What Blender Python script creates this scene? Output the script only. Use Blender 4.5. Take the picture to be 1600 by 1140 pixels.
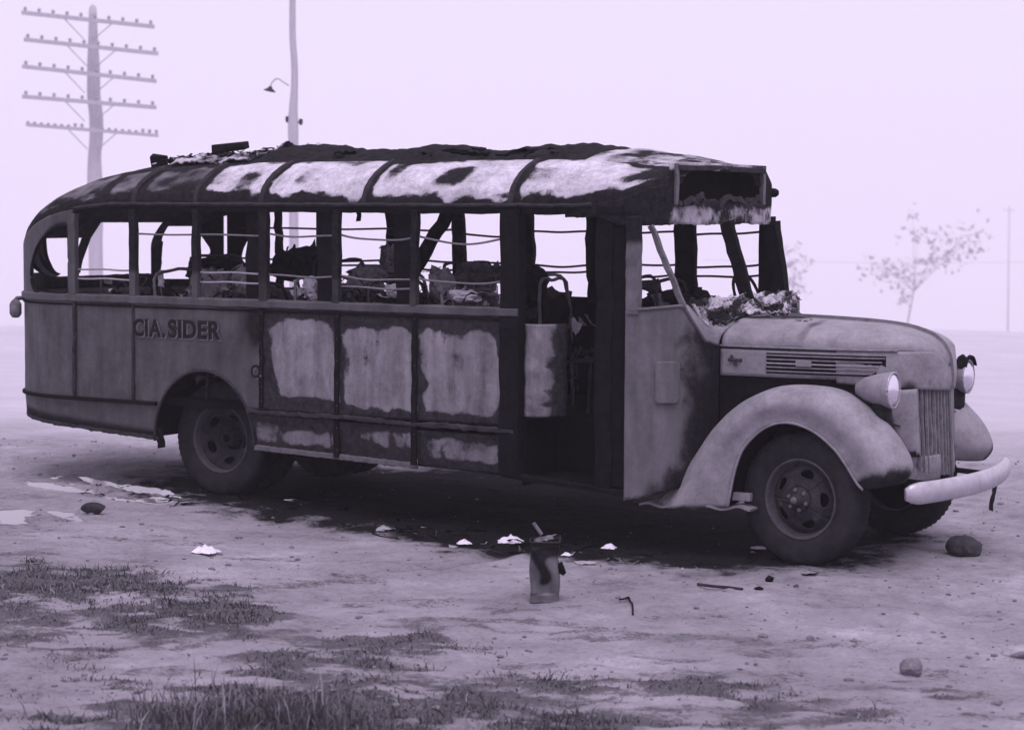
import bpy, bmesh, math, random
import numpy as np
from mathutils import Matrix, Vector, Euler
random.seed(7); RNG = np.random.default_rng(7)
for o in list(bpy.data.objects): bpy.data.objects.remove(o)
scene = bpy.context.scene; COL = scene.collection
PI = math.pi; rad = math.radians

# ------------------------------------------------------------------ camera
# bus frame: x forward, y to the far side, z up, origin on the ground under the front axle
FPX = 3319.4757
CAM = np.array([5.7458, -13.9403, 2.3538]); YAW, PIT, ROLL = .5519, -.0724, .005
FW = np.array([-math.sin(YAW)*math.cos(PIT), math.cos(YAW)*math.cos(PIT), math.sin(PIT)])
_rt = np.array([math.cos(YAW), math.sin(YAW), 0]); _up = np.cross(_rt, FW)
RT = _rt*math.cos(ROLL)+_up*math.sin(ROLL); UP = -_rt*math.sin(ROLL)+_up*math.cos(ROLL)
cd = bpy.data.cameras.new('camera'); cam = bpy.data.objects.new('camera', cd); COL.objects.link(cam)
cam.matrix_world = Matrix(((RT[0], UP[0], -FW[0], CAM[0]), (RT[1], UP[1], -FW[1], CAM[1]), (RT[2], UP[2], -FW[2], CAM[2]), (0, 0, 0, 1)))
cd.sensor_width = 36; cd.lens = FPX/1600*36; cd.clip_end = 5000
cd.dof.use_dof = True; cd.dof.focus_distance = 15.2; cd.dof.aperture_fstop = 2.8
scene.camera = cam
scene.cycles.volume_bounces = 6; scene.cycles.max_bounces = 12      # fog scatters many times

# ------------------------------------------------------------------ sky, sun, exposure: bright fog, toned lavender like the print
world = bpy.data.worlds.new('World'); scene.world = world; world.use_nodes = True
nt = world.node_tree; nt.nodes.clear()
SUN_EL, SUN_AZ = 70, 140          # azimuth: from +y, clockwise
sky = nt.nodes.new('ShaderNodeTexSky'); sky.sky_type = 'NISHITA'; sky.sun_disc = False
sky.sun_elevation = rad(SUN_EL); sky.sun_rotation = rad(SUN_AZ); sky.dust_density = 8; sky.air_density = 1; sky.ozone_density = 1
bw = nt.nodes.new('ShaderNodeRGBToBW'); nt.links.new(sky.outputs[0], bw.inputs[0])
tint = nt.nodes.new('ShaderNodeMix'); tint.data_type = 'RGBA'; tint.blend_type = 'MULTIPLY'; tint.inputs[0].default_value = 1
nt.links.new(bw.outputs[0], tint.inputs[6]); tint.inputs[7].default_value = (.96, .82, 1.12, 1)
mx = nt.nodes.new('ShaderNodeMix'); mx.data_type = 'RGBA'; mx.inputs[0].default_value = .93
nt.links.new(tint.outputs[2], mx.inputs[6]); mx.inputs[7].default_value = (8.65, 7.6, 9.9, 1)
bg = nt.nodes.new('ShaderNodeBackground'); bg.inputs[1].default_value = .1; nt.links.new(mx.outputs[2], bg.inputs[0])
wo = nt.nodes.new('ShaderNodeOutputWorld'); nt.links.new(bg.outputs[0], wo.inputs[0])
sl = bpy.data.lights.new('sun', 'SUN'); sl.energy = 1.5; sl.angle = rad(40); sl.color = (1, .88, 1.0)
sun = bpy.data.objects.new('sun', sl); COL.objects.link(sun); sun.location = (6, -8, 20)
_sd = Vector((math.sin(rad(SUN_AZ))*math.cos(rad(SUN_EL)), math.cos(rad(SUN_AZ))*math.cos(rad(SUN_EL)), math.sin(rad(SUN_EL))))
sun.rotation_euler = _sd.to_track_quat('Z', 'Y').to_euler()
vs = scene.view_settings; vs.view_transform = 'Standard'; vs.look = 'None'; vs.gamma = 1; vs.exposure = .14; vs.use_curve_mapping = False

# ------------------------------------------------------------------ measuring helpers
def ray(u, v): return RT*(u-800)/FPX - UP*(v-570)/FPX + FW
def at(u, v, ax, val):
    d = ray(u, v); i = 'xyz'.index(ax); return CAM + d*((val-CAM[i])/d[i])
YS = 1.12
def side(u, v): p = at(u, v, 'y', -YS); return (p[0], p[2])
def sidepoly(l): return np.array([side(*p) for p in l])

def hash2(i, j, s):
    h = np.sin(i*127.1+j*311.7+s*74.7)*43758.5453
    return h-np.floor(h)
def vnoise(x, y, s=0):
    x = np.asarray(x, float); y = np.asarray(y, float)
    i = np.floor(x); j = np.floor(y); f = x-i; g = y-j; f = f*f*(3-2*f); g = g*g*(3-2*g)
    return (hash2(i, j, s)*(1-f)+hash2(i+1, j, s)*f)*(1-g)+(hash2(i, j+1, s)*(1-f)+hash2(i+1, j+1, s)*f)*g
def fbm(x, y, s=0, o=4):
    t = 0; a = .5; n = 0
    for k in range(o):
        t = t+a*vnoise(np.asarray(x)*2**k, np.asarray(y)*2**k, s+k*13); n += a; a *= .5
    return t/n
def sstep(a, b, x): t = np.clip((x-a)/(b-a), 0, 1); return t*t*(3-2*t)
def poly_sd(poly, x, y):           # >0 inside
    x = np.asarray(x, float); y = np.asarray(y, float)
    d = np.full(x.shape, 1e9); ins = np.zeros(x.shape, bool); n = len(poly)
    for k in range(n):
        ax, ay = poly[k]; bx, by = poly[(k+1) % n]
        ex, ey = bx-ax, by-ay; t = np.clip(((x-ax)*ex+(y-ay)*ey)/(ex*ex+ey*ey+1e-12), 0, 1)
        d = np.minimum(d, np.hypot(x-ax-t*ex, y-ay-t*ey))
        c = ((ay > y) != (by > y)) & (x < (bx-ax)*(y-ay)/(by-ay+1e-15)+ax); ins ^= c
    return np.where(ins, d, -d)
def rect_sd(x, y, x0, x1, y0, y1): return np.minimum(np.minimum(x-x0, x1-x), np.minimum(y-y0, y1-y))

# ------------------------------------------------------------------ mesh helpers
class MB:
    def __init__(s): s.v = []; s.f = []; s.b = []
    def add(s, vs, fs, burn=None):
        n = len(s.v); s.v.extend([tuple(map(float, p)) for p in vs]); s.f.extend([tuple(i+n for i in f) for f in fs])
        s.b.extend([float(b) for b in burn] if burn is not None else [1.0]*len(vs)); return s
    def box(s, a, b):
        x0, y0, z0 = a; x1, y1, z1 = b
        return s.add([(x0, y0, z0), (x1, y0, z0), (x1, y1, z0), (x0, y1, z0), (x0, y0, z1), (x1, y0, z1), (x1, y1, z1), (x0, y1, z1)],
                     [(0, 3, 2, 1), (4, 5, 6, 7), (0, 1, 5, 4), (1, 2, 6, 5), (2, 3, 7, 6), (3, 0, 4, 7)])
    def sweep(s, path, prof, up=(0, 0, 1), closed=True, cap=True, jit=0, seed=0, scale=None):
        path = [np.array(p, float) for p in path]; n = len(path); m = len(prof); V = []; rng = np.random.default_rng(seed)
        for i, p in enumerate(path):
            t = path[min(i+1, n-1)]-path[max(i-1, 0)]; t = t/(np.linalg.norm(t)+1e-12)
            u = np.array(up, float); a = np.cross(t, u)
            if np.linalg.norm(a) < 1e-3: a = np.cross(t, (1, 0, 0))
            a /= np.linalg.norm(a); b = np.cross(a, t); sc = 1 if scale is None else scale[i]
            j = rng.normal(0, jit, 3) if jit else 0
            for q in prof: V.append(p+(a*q[0]+b*q[1])*sc+j+(rng.normal(0, jit*.5, 3) if jit else 0))
        F = []
        for i in range(n-1):
            for k in range(m if closed else m-1):
                k2 = (k+1) % m; F.append((i*m+k, i*m+k2, (i+1)*m+k2, (i+1)*m+k))
        if cap and closed: F.append(tuple(range(m-1, -1, -1))); F.append(tuple((n-1)*m+k for k in range(m)))
        return s.add(V, F)
    def tube(s, path, r, n=8, **k): return s.sweep(path, [(r*math.cos(2*PI*i/n), r*math.sin(2*PI*i/n)) for i in range(n)], **k)
    def bar(s, p0, p1, w, h, seg=6, up=(0, 1, 0), jit=0, seed=0):
        p0 = np.array(p0, float); p1 = np.array(p1, float)
        return s.sweep([p0+(p1-p0)*i/seg for i in range(seg+1)], [(-w/2, -h/2), (w/2, -h/2), (w/2, h/2), (-w/2, h/2)], up=up, jit=jit, seed=seed)
    def lathe(s, prof, n=48, axis='y'):     # prof: (r, offset along axis)
        V = []; m = len(prof)
        for i in range(n):
            a = 2*PI*i/n
            for r, h in prof: V.append((r*math.cos(a), h, r*math.sin(a)) if axis == 'y' else ((h, r*math.cos(a), r*math.sin(a)) if axis == 'x' else (r*math.cos(a), r*math.sin(a), h)))
        F = [(i*m+k, i*m+k+1, ((i+1) % n)*m+k+1, ((i+1) % n)*m+k) for i in range(n) for k in range(m-1)]
        return s.add(V, F)
    def grid(s, fn, nu, nv, burn=None):
        U, V = np.meshgrid(np.linspace(0, 1, nu), np.linspace(0, 1, nv), indexing='ij'); X, Y, Z = fn(U, V)
        vs = np.stack([X.ravel(), Y.ravel(), Z.ravel()], 1); F = [(i*nv+j, (i+1)*nv+j, (i+1)*nv+j+1, i*nv+j+1) for i in range(nu-1) for j in range(nv-1)]
        return s.add(vs, F, None if burn is None else np.asarray(burn(U, V)).ravel())
    def build(s, name, mat, parent=None, smooth=False, thick=0, bevel=0, recalc=True, subd=0, burn=None, burnf=None):
        if burnf: burn = None; s.b = [burnf(v) for v in s.v]
        me = bpy.data.meshes.new(name); me.from_pydata(s.v, [], s.f)
        if recalc and len(s.f) < 60000:
            bm = bmesh.new(); bm.from_mesh(me); bmesh.ops.recalc_face_normals(bm, faces=bm.faces); bm.to_mesh(me); bm.free()
        a = me.attributes.new('burn', 'FLOAT', 'POINT'); a.data.foreach_set('value', np.array(s.b if burn is None else [burn]*len(s.v), np.float32))
        me.materials.append(M[mat] if isinstance(mat, str) else mat)
        if smooth: me.polygons.foreach_set('use_smooth', [True]*len(me.polygons))
        o = bpy.data.objects.new(name, me); COL.objects.link(o)
        if parent: o.parent = parent
        if bevel: md = o.modifiers.new('bevel', 'BEVEL'); md.width = bevel; md.segments = 2; md.limit_method = 'ANGLE'
        if thick: md = o.modifiers.new('solid', 'SOLIDIFY'); md.thickness = thick; md.offset = 0
        if subd: md = o.modifiers.new('subd', 'SUBSURF'); md.levels = subd; md.render_levels = subd
        return o
def sheet(u0, u1, v0, v1, d, mapf, keep=None, burn=None):
    """metal sheet over (u,v); keep(u,v) > 0 stays, edges snapped on the outline"""
    nu = max(2, int(round((u1-u0)/d))+1); nv = max(2, int(round((v1-v0)/d))+1)
    U, V = np.meshgrid(np.linspace(u0, u1, nu), np.linspace(v0, v1, nv), indexing='ij'); U = U.ravel(); V = V.ravel()
    idx = np.arange(nu*nv).reshape(nu, nv)
    F = np.stack([idx[:-1, :-1], idx[1:, :-1], idx[1:, 1:], idx[:-1, 1:]], -1).reshape(-1, 4)
    if keep is not None:
        sd = keep(U, V); e = 1e-4
        gx = (keep(U+e, V)-keep(U-e, V))/(2*e); gy = (keep(U, V+e)-keep(U, V-e))/(2*e); g = np.maximum(np.hypot(gx, gy), .2)
        sn = np.abs(sd)/g < .75*d
        U = np.where(sn, U-sd*gx/g**2, U); V = np.where(sn, V-sd*gy/g**2, V)
        F = F[keep(U[F].mean(1), V[F].mean(1)) > 0]
    used = np.unique(F); rm = np.full(nu*nv, -1); rm[used] = np.arange(len(used)); U = U[used]; V = V[used]; F = rm[F]
    X, Y, Z = mapf(U, V); mb = MB()
    return mb.add(np.stack([X+0*U, Y+0*U, Z+0*U], 1), [tuple(f) for f in F], burn(U, V) if burn else np.zeros(len(U)))
def empty(name, loc=(0, 0, 0)):
    o = bpy.data.objects.new(name, None); COL.objects.link(o); o.location = loc; o.empty_display_size = .2; return o
def tag(o, label=None, cat=None, group=None, kind=None):
    for k, v in (('label', label), ('category', cat), ('group', group), ('kind', kind)):
        if v: o[k] = v
    return o
def copy_tree(o, parent=None):
    c = o.copy(); COL.objects.link(c); c.parent = parent
    for ch in list(o.children): copy_tree(ch, c)
    return c
def smooth_path(pts, n):
    P = np.array(pts, float); d = np.r_[0, np.cumsum(np.linalg.norm(np.diff(P, axis=0), axis=1))]; k = len(P); out = []
    T = np.zeros_like(P)
    for i in range(k):
        a, b = max(i-1, 0), min(i+1, k-1); T[i] = (P[b]-P[a])/(d[b]-d[a])
    for t in np.linspace(0, d[-1], n):
        i = min(max(np.searchsorted(d, t, 'right')-1, 0), k-2); h = d[i+1]-d[i]; s_ = (t-d[i])/h
        out.append((2*s_**3-3*s_**2+1)*P[i]+(s_**3-2*s_**2+s_)*h*T[i]+(-2*s_**3+3*s_**2)*P[i+1]+(s_**3-s_**2)*h*T[i+1])
    return np.array(out)

# ------------------------------------------------------------------ materials
M = {}
def N(nt, t, **kw):
    n = nt.nodes.new(t)
    for k, v in kw.items(): setattr(n, k, v)
    return n
def base_mat(name):
    m = bpy.data.materials.new(name); m.use_nodes = True; nt = m.node_tree
    b = nt.nodes['Principled BSDF']; tc = N(nt, 'ShaderNodeTexCoord'); M[name] = m; return m, nt, b, tc.outputs['Object']
def noise(nt, co, scale, detail=6, rough=.6, vec=None):
    n = N(nt, 'ShaderNodeTexNoise'); n.inputs['Scale'].default_value = scale; n.inputs['Detail'].default_value = detail; n.inputs['Roughness'].default_value = rough
    if vec is not None:
        mp = N(nt, 'ShaderNodeMapping'); mp.inputs['Scale'].default_value = vec; nt.links.new(co, mp.inputs[0]); co = mp.outputs[0]
    nt.links.new(co, n.inputs['Vector']); return n.outputs[0]
def math_(nt, op, a, b=None, clamp=False):
    n = N(nt, 'ShaderNodeMath', operation=op, use_clamp=clamp)
    for i, x in enumerate((a, b)):
        if x is None: continue
        if isinstance(x, (int, float)): n.inputs[i].default_value = x
        else: nt.links.new(x, n.inputs[i])
    return n.outputs[0]
def ramp(nt, f, stops):
    r = N(nt, 'ShaderNodeValToRGB'); nt.links.new(f, r.inputs[0])
    while len(r.color_ramp.elements) > 1: r.color_ramp.elements.remove(r.color_ramp.elements[-1])
    r.color_ramp.elements[0].position = stops[0][0]; r.color_ramp.elements[0].color = (*tone(stops[0][1]), 1)
    for p, c in stops[1:]: e = r.color_ramp.elements.new(p); e.color = (*tone(c), 1)
    return r.outputs[0]
def tone(c):
    return (c*.98, c*.94, c*1.05) if isinstance(c, (int, float)) else c      # faint violet cast of the toned print
def mixc(nt, f, a, b):
    n = N(nt, 'ShaderNodeMix', data_type='RGBA')
    for i, x in ((0, f), (6, a), (7, b)):
        if isinstance(x, (int, float)) and i == 0: n.inputs[0].default_value = x
        elif isinstance(x, (int, float, tuple)): n.inputs[i].default_value = (*tone(x), 1)
        else: nt.links.new(x, n.inputs[i])
    return n.outputs[2]
def bump(nt, b, h, st=.3, dist=.01):
    n = N(nt, 'ShaderNodeBump'); n.inputs['Strength'].default_value = st; n.inputs['Distance'].default_value = dist
    nt.links.new(h, n.inputs['Height']); nt.links.new(n.outputs[0], b.inputs['Normal'])
def plain(name, lo, hi, scale=8, rough=.8, bs=.3, metal=0, bd=.006, vec=None):
    m, nt, b, co = base_mat(name); n1 = noise(nt, co, scale, 8, .65, vec); n2 = noise(nt, co, scale*7, 4, .6, vec)
    f = math_(nt, 'ADD', math_(nt, 'MULTIPLY', n1, .7), math_(nt, 'MULTIPLY', n2, .3))
    nt.links.new(ramp(nt, f, [(.32, lo), (.68, hi)]), b.inputs['Base Color']); b.inputs['Roughness'].default_value = rough; b.inputs['Metallic'].default_value = metal
    b.inputs['Specular IOR Level'].default_value = .3 if hi > .12 else .04
    if bs: bump(nt, b, f, bs, bd)
    return m
def burnt(name, lo, hi, soot_lo=.008, soot_hi=.028, edge=.5, rough=.72, streak=True, spec=.35):
    """paint or bare metal (attribute burn = 0) charred towards burn = 1, ragged edge"""
    m, nt, b, co = base_mat(name); at_ = N(nt, 'ShaderNodeAttribute', attribute_name='burn').outputs['Fac']
    n1 = noise(nt, co, 4, 10, .72); n2 = noise(nt, co, 22, 8, .72); n3 = noise(nt, co, 80, 4, .7)
    k = math_(nt, 'ADD', at_, math_(nt, 'MULTIPLY', math_(nt, 'SUBTRACT', n1, .5), edge*.9))
    k = math_(nt, 'ADD', k, math_(nt, 'MULTIPLY', math_(nt, 'SUBTRACT', n2, .5), edge*.8))
    k = math_(nt, 'ADD', k, math_(nt, 'MULTIPLY', math_(nt, 'SUBTRACT', n3, .5), edge*.3))
    mr = N(nt, 'ShaderNodeMapRange', interpolation_type='SMOOTHSTEP'); nt.links.new(k, mr.inputs[0]); mr.inputs[1].default_value = .3; mr.inputs[2].default_value = .7
    pf = math_(nt, 'ADD', math_(nt, 'MULTIPLY', n1, .50), math_(nt, 'ADD', math_(nt, 'MULTIPLY', n2, .30), math_(nt, 'MULTIPLY', n3, .20)))
    if streak: pf = math_(nt, 'ADD', math_(nt, 'MULTIPLY', pf, .6), math_(nt, 'MULTIPLY', noise(nt, co, 9, 5, .6, (1, 1, .18)), .4))
    pale = ramp(nt, pf, [(.38, lo*.8), (.5, (lo+hi)/2), (.62, hi*1.12)]); soot = ramp(nt, n2, [(.35, soot_lo), (.7, soot_hi)])
    nt.links.new(mixc(nt, mr.outputs[0], pale, soot), b.inputs['Base Color'])
    b.inputs['Roughness'].default_value = rough
    sp = N(nt, 'ShaderNodeMapRange'); nt.links.new(mr.outputs[0], sp.inputs[0]); sp.inputs[3].default_value = spec; sp.inputs[4].default_value = .03; nt.links.new(sp.outputs[0], b.inputs['Specular IOR Level'])
    bump(nt, b, math_(nt, 'ADD', n2, n3), .22, .004); return m
burnt('side_paint', .046, .10); burnt('bare_panel', .10, .28, soot_lo=.014, soot_hi=.05, edge=1.0); burnt('roof_ash', .30, .68, edge=1.05, rough=.85, streak=False, spec=.1)
burnt('roof_grey', .07, .20, edge=.7, rough=.85, streak=False); burnt('fender_paint', .19, .29, edge=.5, rough=.55, streak=False)
burnt('cowl_paint', .085, .15, edge=.6)
plain('char', .004, .015, 14, .9, .6, bd=.01); plain('char_grey', .018, .06, 12, .9, .6, bd=.01); plain('steel_burnt', .06, .16, 16, .6, .4)
plain('rod', .10, .22, 20, .6, .2); plain('trim', .25, .45, 20, .35, .1, metal=.3); plain('interior', .003, .009, 6, .95, .4)
plain('tyre', .014, .040, 12, .85, .5, bd=.006); plain('wheel_disc', .018, .060, 9, .75, .5); plain('rim_edge', .045, .11, 12, .6, .3)
plain('bumper_metal', .38, .58, 10, .38, .12, metal=.35); plain('grille_metal', .10, .28, 18, .5, .3); plain('ash_white', .30, .72, 16, .95, .6, bd=.01)
plain('ash_grey', .04, .24, 14, .95, .6, bd=.01); plain('letter_dark', .010, .025, 20, .8, .2); plain('letter_edge', .13, .19, 20, .8, .1)
plain('pole_wood', .40, .54, 6, .9, .5, vec=(6, 6, .3)); plain('insulator', .30, .4, 10, .4, 0); plain('rock', .09, .24, 9, .95, .8, bd=.02)  # pole wood is paled, part of the fog fade sits in its colour
plain('rock_dark', .025, .10, 12, .95, .9, bd=.03); plain('rock_pale', .22, .42, 9, .95, .8, bd=.02); plain('paper', .62, .85, 12, .95, .3); burnt('can_metal', .055, .13, edge=.5, rough=.6); plain('leaf', .26, .38, 5, .9, 0)
plain('bark', .2, .3, 8, .95, .4); plain('lens', .75, .9, 8, .18, 0, metal=.75)
def grass_mat():
    m, nt, b, co = base_mat('grass'); a = N(nt, 'ShaderNodeAttribute', attribute_name='burn').outputs['Fac']
    nt.links.new(ramp(nt, a, [(0, .03), (.55, .11), (1, .36)]), b.inputs['Base Color']); b.inputs['Roughness'].default_value = .95; b.inputs['Specular IOR Level'].default_value = .1
grass_mat()
def ground_mat():
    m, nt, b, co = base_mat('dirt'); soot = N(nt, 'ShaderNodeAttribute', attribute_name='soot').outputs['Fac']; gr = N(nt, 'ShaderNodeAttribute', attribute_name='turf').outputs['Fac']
    n1 = noise(nt, co, .9, 8, .6); n2 = noise(nt, co, 7, 8, .75); n3 = noise(nt, co, 38, 6, .75)
    f = math_(nt, 'ADD', math_(nt, 'MULTIPLY', n1, .45), math_(nt, 'ADD', math_(nt, 'MULTIPLY', n2, .33), math_(nt, 'MULTIPLY', n3, .22)))
    c = ramp(nt, f, [(.38, .16), (.46, .29), (.54, .38), (.63, .56)])
    n4 = noise(nt, co, 17, 4, .7); sp = N(nt, 'ShaderNodeMapRange', interpolation_type='SMOOTHSTEP'); nt.links.new(n4, sp.inputs[0]); sp.inputs[1].default_value = .60; sp.inputs[2].default_value = .72; sp.inputs[4].default_value = .55
    c = mixc(nt, sp.outputs[0], c, .10)
    fr = N(nt, 'ShaderNodeAttribute', attribute_name='field_haze').outputs['Fac']; c = mixc(nt, fr, c, ramp(nt, f, [(.34, .52), (.64, .64)]))  # far ground paled with distance: fog fade put into its colour
    g = math_(nt, 'ADD', gr, math_(nt, 'MULTIPLY', math_(nt, 'SUBTRACT', n2, .5), 2.2)); g = math_(nt, 'ADD', g, math_(nt, 'MULTIPLY', math_(nt, 'SUBTRACT', n3, .5), 1.8))
    mg = N(nt, 'ShaderNodeMapRange', interpolation_type='SMOOTHSTEP'); nt.links.new(g, mg.inputs[0]); mg.inputs[1].default_value = .35; mg.inputs[2].default_value = .85; mg.inputs[4].default_value = .85
    c = mixc(nt, mg.outputs[0], c, ramp(nt, n3, [(.3, .045), (.7, .13)]))
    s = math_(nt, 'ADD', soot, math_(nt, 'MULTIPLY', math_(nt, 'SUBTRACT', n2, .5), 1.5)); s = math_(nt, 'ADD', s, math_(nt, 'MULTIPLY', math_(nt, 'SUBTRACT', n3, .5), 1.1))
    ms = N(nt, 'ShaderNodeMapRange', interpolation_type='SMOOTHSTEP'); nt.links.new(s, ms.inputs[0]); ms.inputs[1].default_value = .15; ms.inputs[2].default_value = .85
    c = mixc(nt, ms.outputs[0], c, ramp(nt, n3, [(.35, .006), (.7, .024)]))  # scorched soil with under-bus shade in the same dark colour
    nt.links.new(c, b.inputs['Base Color']); b.inputs['Roughness'].default_value = .95; b.inputs['Specular IOR Level'].default_value = .04
    bump(nt, b, math_(nt, 'ADD', n2, math_(nt, 'MULTIPLY', n3, .8)), .9, .03)
ground_mat()
def water_mat():
    m, nt, b, co = base_mat('puddle_water'); n = noise(nt, co, 6, 3, .5)
    b.inputs['Base Color'].default_value = (.10, .095, .105, 1); b.inputs['Roughness'].default_value = .06; b.inputs['Specular IOR Level'].default_value = .9; b.inputs['IOR'].default_value = 1.6
    bump(nt, b, n, .05, .01)
water_mat()

# ------------------------------------------------------------------ ground
def depth(x, y): return (x-CAM[0])*FW[0]/math.hypot(FW[0], FW[1])+(y-CAM[1])*FW[1]/math.hypot(FW[0], FW[1])
PUD = [np.array([at(u, v, 'z', zz)[:2] for u, v in pl]) for zz, pl in (
    (.11, [(10, 742), (60, 737), (110, 741), (165, 749), (220, 760), (275, 768), (310, 777), (250, 781), (185, 772), (120, 763), (50, 755)]),
    (.10, [(-40, 797), (20, 792), (80, 796), (135, 799), (130, 808), (60, 809), (-40, 815)]), (.08, [(445, 769), (480, 763), (525, 769), (520, 778), (480, 782), (450, 779)]))]
PUDZ = [-.0166*float(p[:, 0].mean())-.012 for p in PUD]
def ground_z(x, y, fine=True):
    x = np.asarray(x, float); y = np.asarray(y, float); D = depth(x, y)
    z = -.0166*np.clip(x, -9, 4)
    e = np.maximum(0, D-22); z = z-.060*e*e/(e+14)
    far = sstep(18, 60, D); z = z+far*(fbm(x*.03, y*.03, 5)-.5)*2.2
    if fine:
        wheel = np.exp(-((x)**2+(y+.8)**2)/.5)+np.exp(-((x+4.99)**2+(y+.8)**2)/.5)
        a = 1-.8*np.clip(wheel, 0, 1)
        z = z+a*((fbm(x*.8, y*.8, 1)-.5)*.07+(fbm(x*4, y*4, 2)-.5)*.035+(fbm(x*12, y*12, 3, 3)-.5)*.018)
        z = z-.018*np.exp(-(seg_d(x, y, RUT)/.09)**2)+.012*np.exp(-((seg_d(x, y, RUT)-.16)/.06)**2)
        t = turf(x, y); z = z+t*((fbm(x*3, y*3, 9)-.42)*.10)
        for pl, pz in zip(PUD, PUDZ):
            if np.size(x) > 4 or abs(np.ravel(x)[0]-pl[:, 0].mean()) < 2.5:
                sd = poly_sd(pl, x, y); w = sstep(-.25, .05, sd); nr = sstep(-1.0, -.6, sd); z = z*(1-nr)+nr*np.maximum(z, pz+.010); z = z*(1-w)+w*(pz-.010+(fbm((x*.85-y*.52)*1.6, (x*.52+y*.85)*7, 14)-.5)*.10+(fbm(x*16, y*16, 15)-.5)*.035)
    return z
def _blob(u, v, su, sv, a):
    p = at(u, v, 'z', 0.); D = float(depth(p[0], p[1])); lat = float((p[0]-CAM[0])*RT[0]+(p[1]-CAM[1])*RT[1]); q = at(u, v-sv, 'z', 0.)
    return (lat, D, su*D/FPX, max(float(depth(q[0], q[1]))-D, .1), a)
TURF = [_blob(*b) for b in ((40, 935, 170, 55, 1.1), (210, 960, 170, 45, 1.1), (350, 975, 130, 30, .9), (620, 1005, 150, 25, .65), (480, 1040, 300, 40, .5), (400, 1120, 210, 60, 1.15), (100, 1085, 160, 40, .5), (720, 1100, 200, 50, .6), (150, 1140, 200, 40, .45), (1000, 1060, 190, 50, .6), (1180, 1085, 170, 40, .65), (1480, 1090, 150, 40, .5), (900, 1140, 150, 40, .6))]
def turf(x, y):
    """how much dead turf there is: patchy in the foreground verge, thick beyond the road"""
    x = np.asarray(x, float); y = np.asarray(y, float); D = depth(x, y)
    lat = (x-CAM[0])*RT[0]+(y-CAM[1])*RT[1]
    n = fbm(lat*1.3+3, D*2.2, 21, 5); m = fbm(lat*4.2, D*7.5, 22, 4); k = 0
    for bl, bD, sl_, sD, a in TURF: k = k+a*np.exp(-(((lat-bl)/sl_)**2+((D-bD)/sD)**2))
    return np.clip(sstep(.40, .95, np.clip(k, 0, 1.1)*.62+(n-.5)*.9+(m-.5)*1.1+.14*sstep(.0, .2, k)), 0, 1)*np.clip(k*1.6, 0, 1)
def turf_broad(x, y):
    D = depth(x, y); lat = (x-CAM[0])*RT[0]+(y-CAM[1])*RT[1]; k = 0
    for bl, bD, sl_, sD, a in TURF: k = k+a*np.exp(-(((lat-bl)/(sl_*1.9))**2+((D-bD)/(sD*2.2))**2))
    return np.clip(k+.22*sstep(17, 13, D), 0, 1)*sstep(.42, .66, fbm(lat*2.2, D*5.5, 23, 6))
def seg_d(x, y, pts):
    d = np.full(np.shape(x), 1e9)
    for (ax, ay), (bx, by) in zip(pts[:-1], pts[1:]):
        ex, ey = bx-ax, by-ay; t = np.clip(((x-ax)*ex+(y-ay)*ey)/(ex*ex+ey*ey), 0, 1); d = np.minimum(d, np.hypot(x-ax-t*ex, y-ay-t*ey))
    return d
RUT = [tuple(at(u, v, 'z', .03)[:2]) for u, v in ((0, 925), (150, 918), (300, 912), (450, 903), (600, 893), (690, 885), (770, 872), (830, 850))]
def soot(x, y):  # burn residue, deepened to carry the shade under the bus as well
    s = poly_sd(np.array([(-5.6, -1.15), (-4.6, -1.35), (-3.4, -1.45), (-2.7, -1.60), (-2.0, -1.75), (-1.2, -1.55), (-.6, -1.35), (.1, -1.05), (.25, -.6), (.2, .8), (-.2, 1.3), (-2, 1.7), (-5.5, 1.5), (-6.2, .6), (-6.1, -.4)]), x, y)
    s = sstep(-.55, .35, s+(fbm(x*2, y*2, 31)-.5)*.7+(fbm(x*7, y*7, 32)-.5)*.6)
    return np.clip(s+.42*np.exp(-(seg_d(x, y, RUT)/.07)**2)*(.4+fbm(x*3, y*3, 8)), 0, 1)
def axis(c0, n, h, k):
    i = np.arange(n+1); p = h*(np.exp(k*np.maximum(i-n*.62, 0))-1)/k+h*np.minimum(i, n*.62)
    return np.r_[c0-p[:0:-1], c0+p]
gx = axis(-1.6, 270, .028, .0790); gy = axis(-3.6, 250, .026, .0850)
gx = gx[np.abs(gx) < 630]; gy = gy[np.abs(gy) < 630]
GX, GY = np.meshgrid(gx, gy, indexing='ij'); nx, ny = GX.shape; idx = np.arange(nx*ny).reshape(nx, ny)
me = bpy.data.meshes.new('ground'); vv = np.stack([GX, GY, ground_z(GX, GY)], -1).reshape(-1, 3)
ff = np.stack([idx[:-1, :-1], idx[1:, :-1], idx[1:, 1:], idx[:-1, 1:]], -1).reshape(-1, 4)
me.vertices.add(len(vv)); me.vertices.foreach_set('co', vv.ravel()); me.loops.add(ff.size); me.loops.foreach_set('vertex_index', ff.ravel().astype(np.int32))
me.polygons.add(len(ff)); me.polygons.foreach_set('loop_start', (np.arange(len(ff))*4).astype(np.int32)); me.polygons.foreach_set('loop_total', np.full(len(ff), 4, np.int32)); me.update(calc_edges=True)
me.polygons.foreach_set('use_smooth', [True]*len(ff))
for nm, fn in (('soot', soot), ('turf', lambda x, y: np.clip(turf(x, y)*.9+.62*turf_broad(x, y), 0, 1)), ('field_haze', lambda x, y: sstep(19, 24, depth(x, y)+(fbm(x*.4, y*.4, 33)-.5)*3))):
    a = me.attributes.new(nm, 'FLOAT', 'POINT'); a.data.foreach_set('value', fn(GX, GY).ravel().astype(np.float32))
me.materials.append(M['dirt']); ground = bpy.data.objects.new('ground', me); COL.objects.link(ground); ground['kind'] = 'structure'
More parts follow.
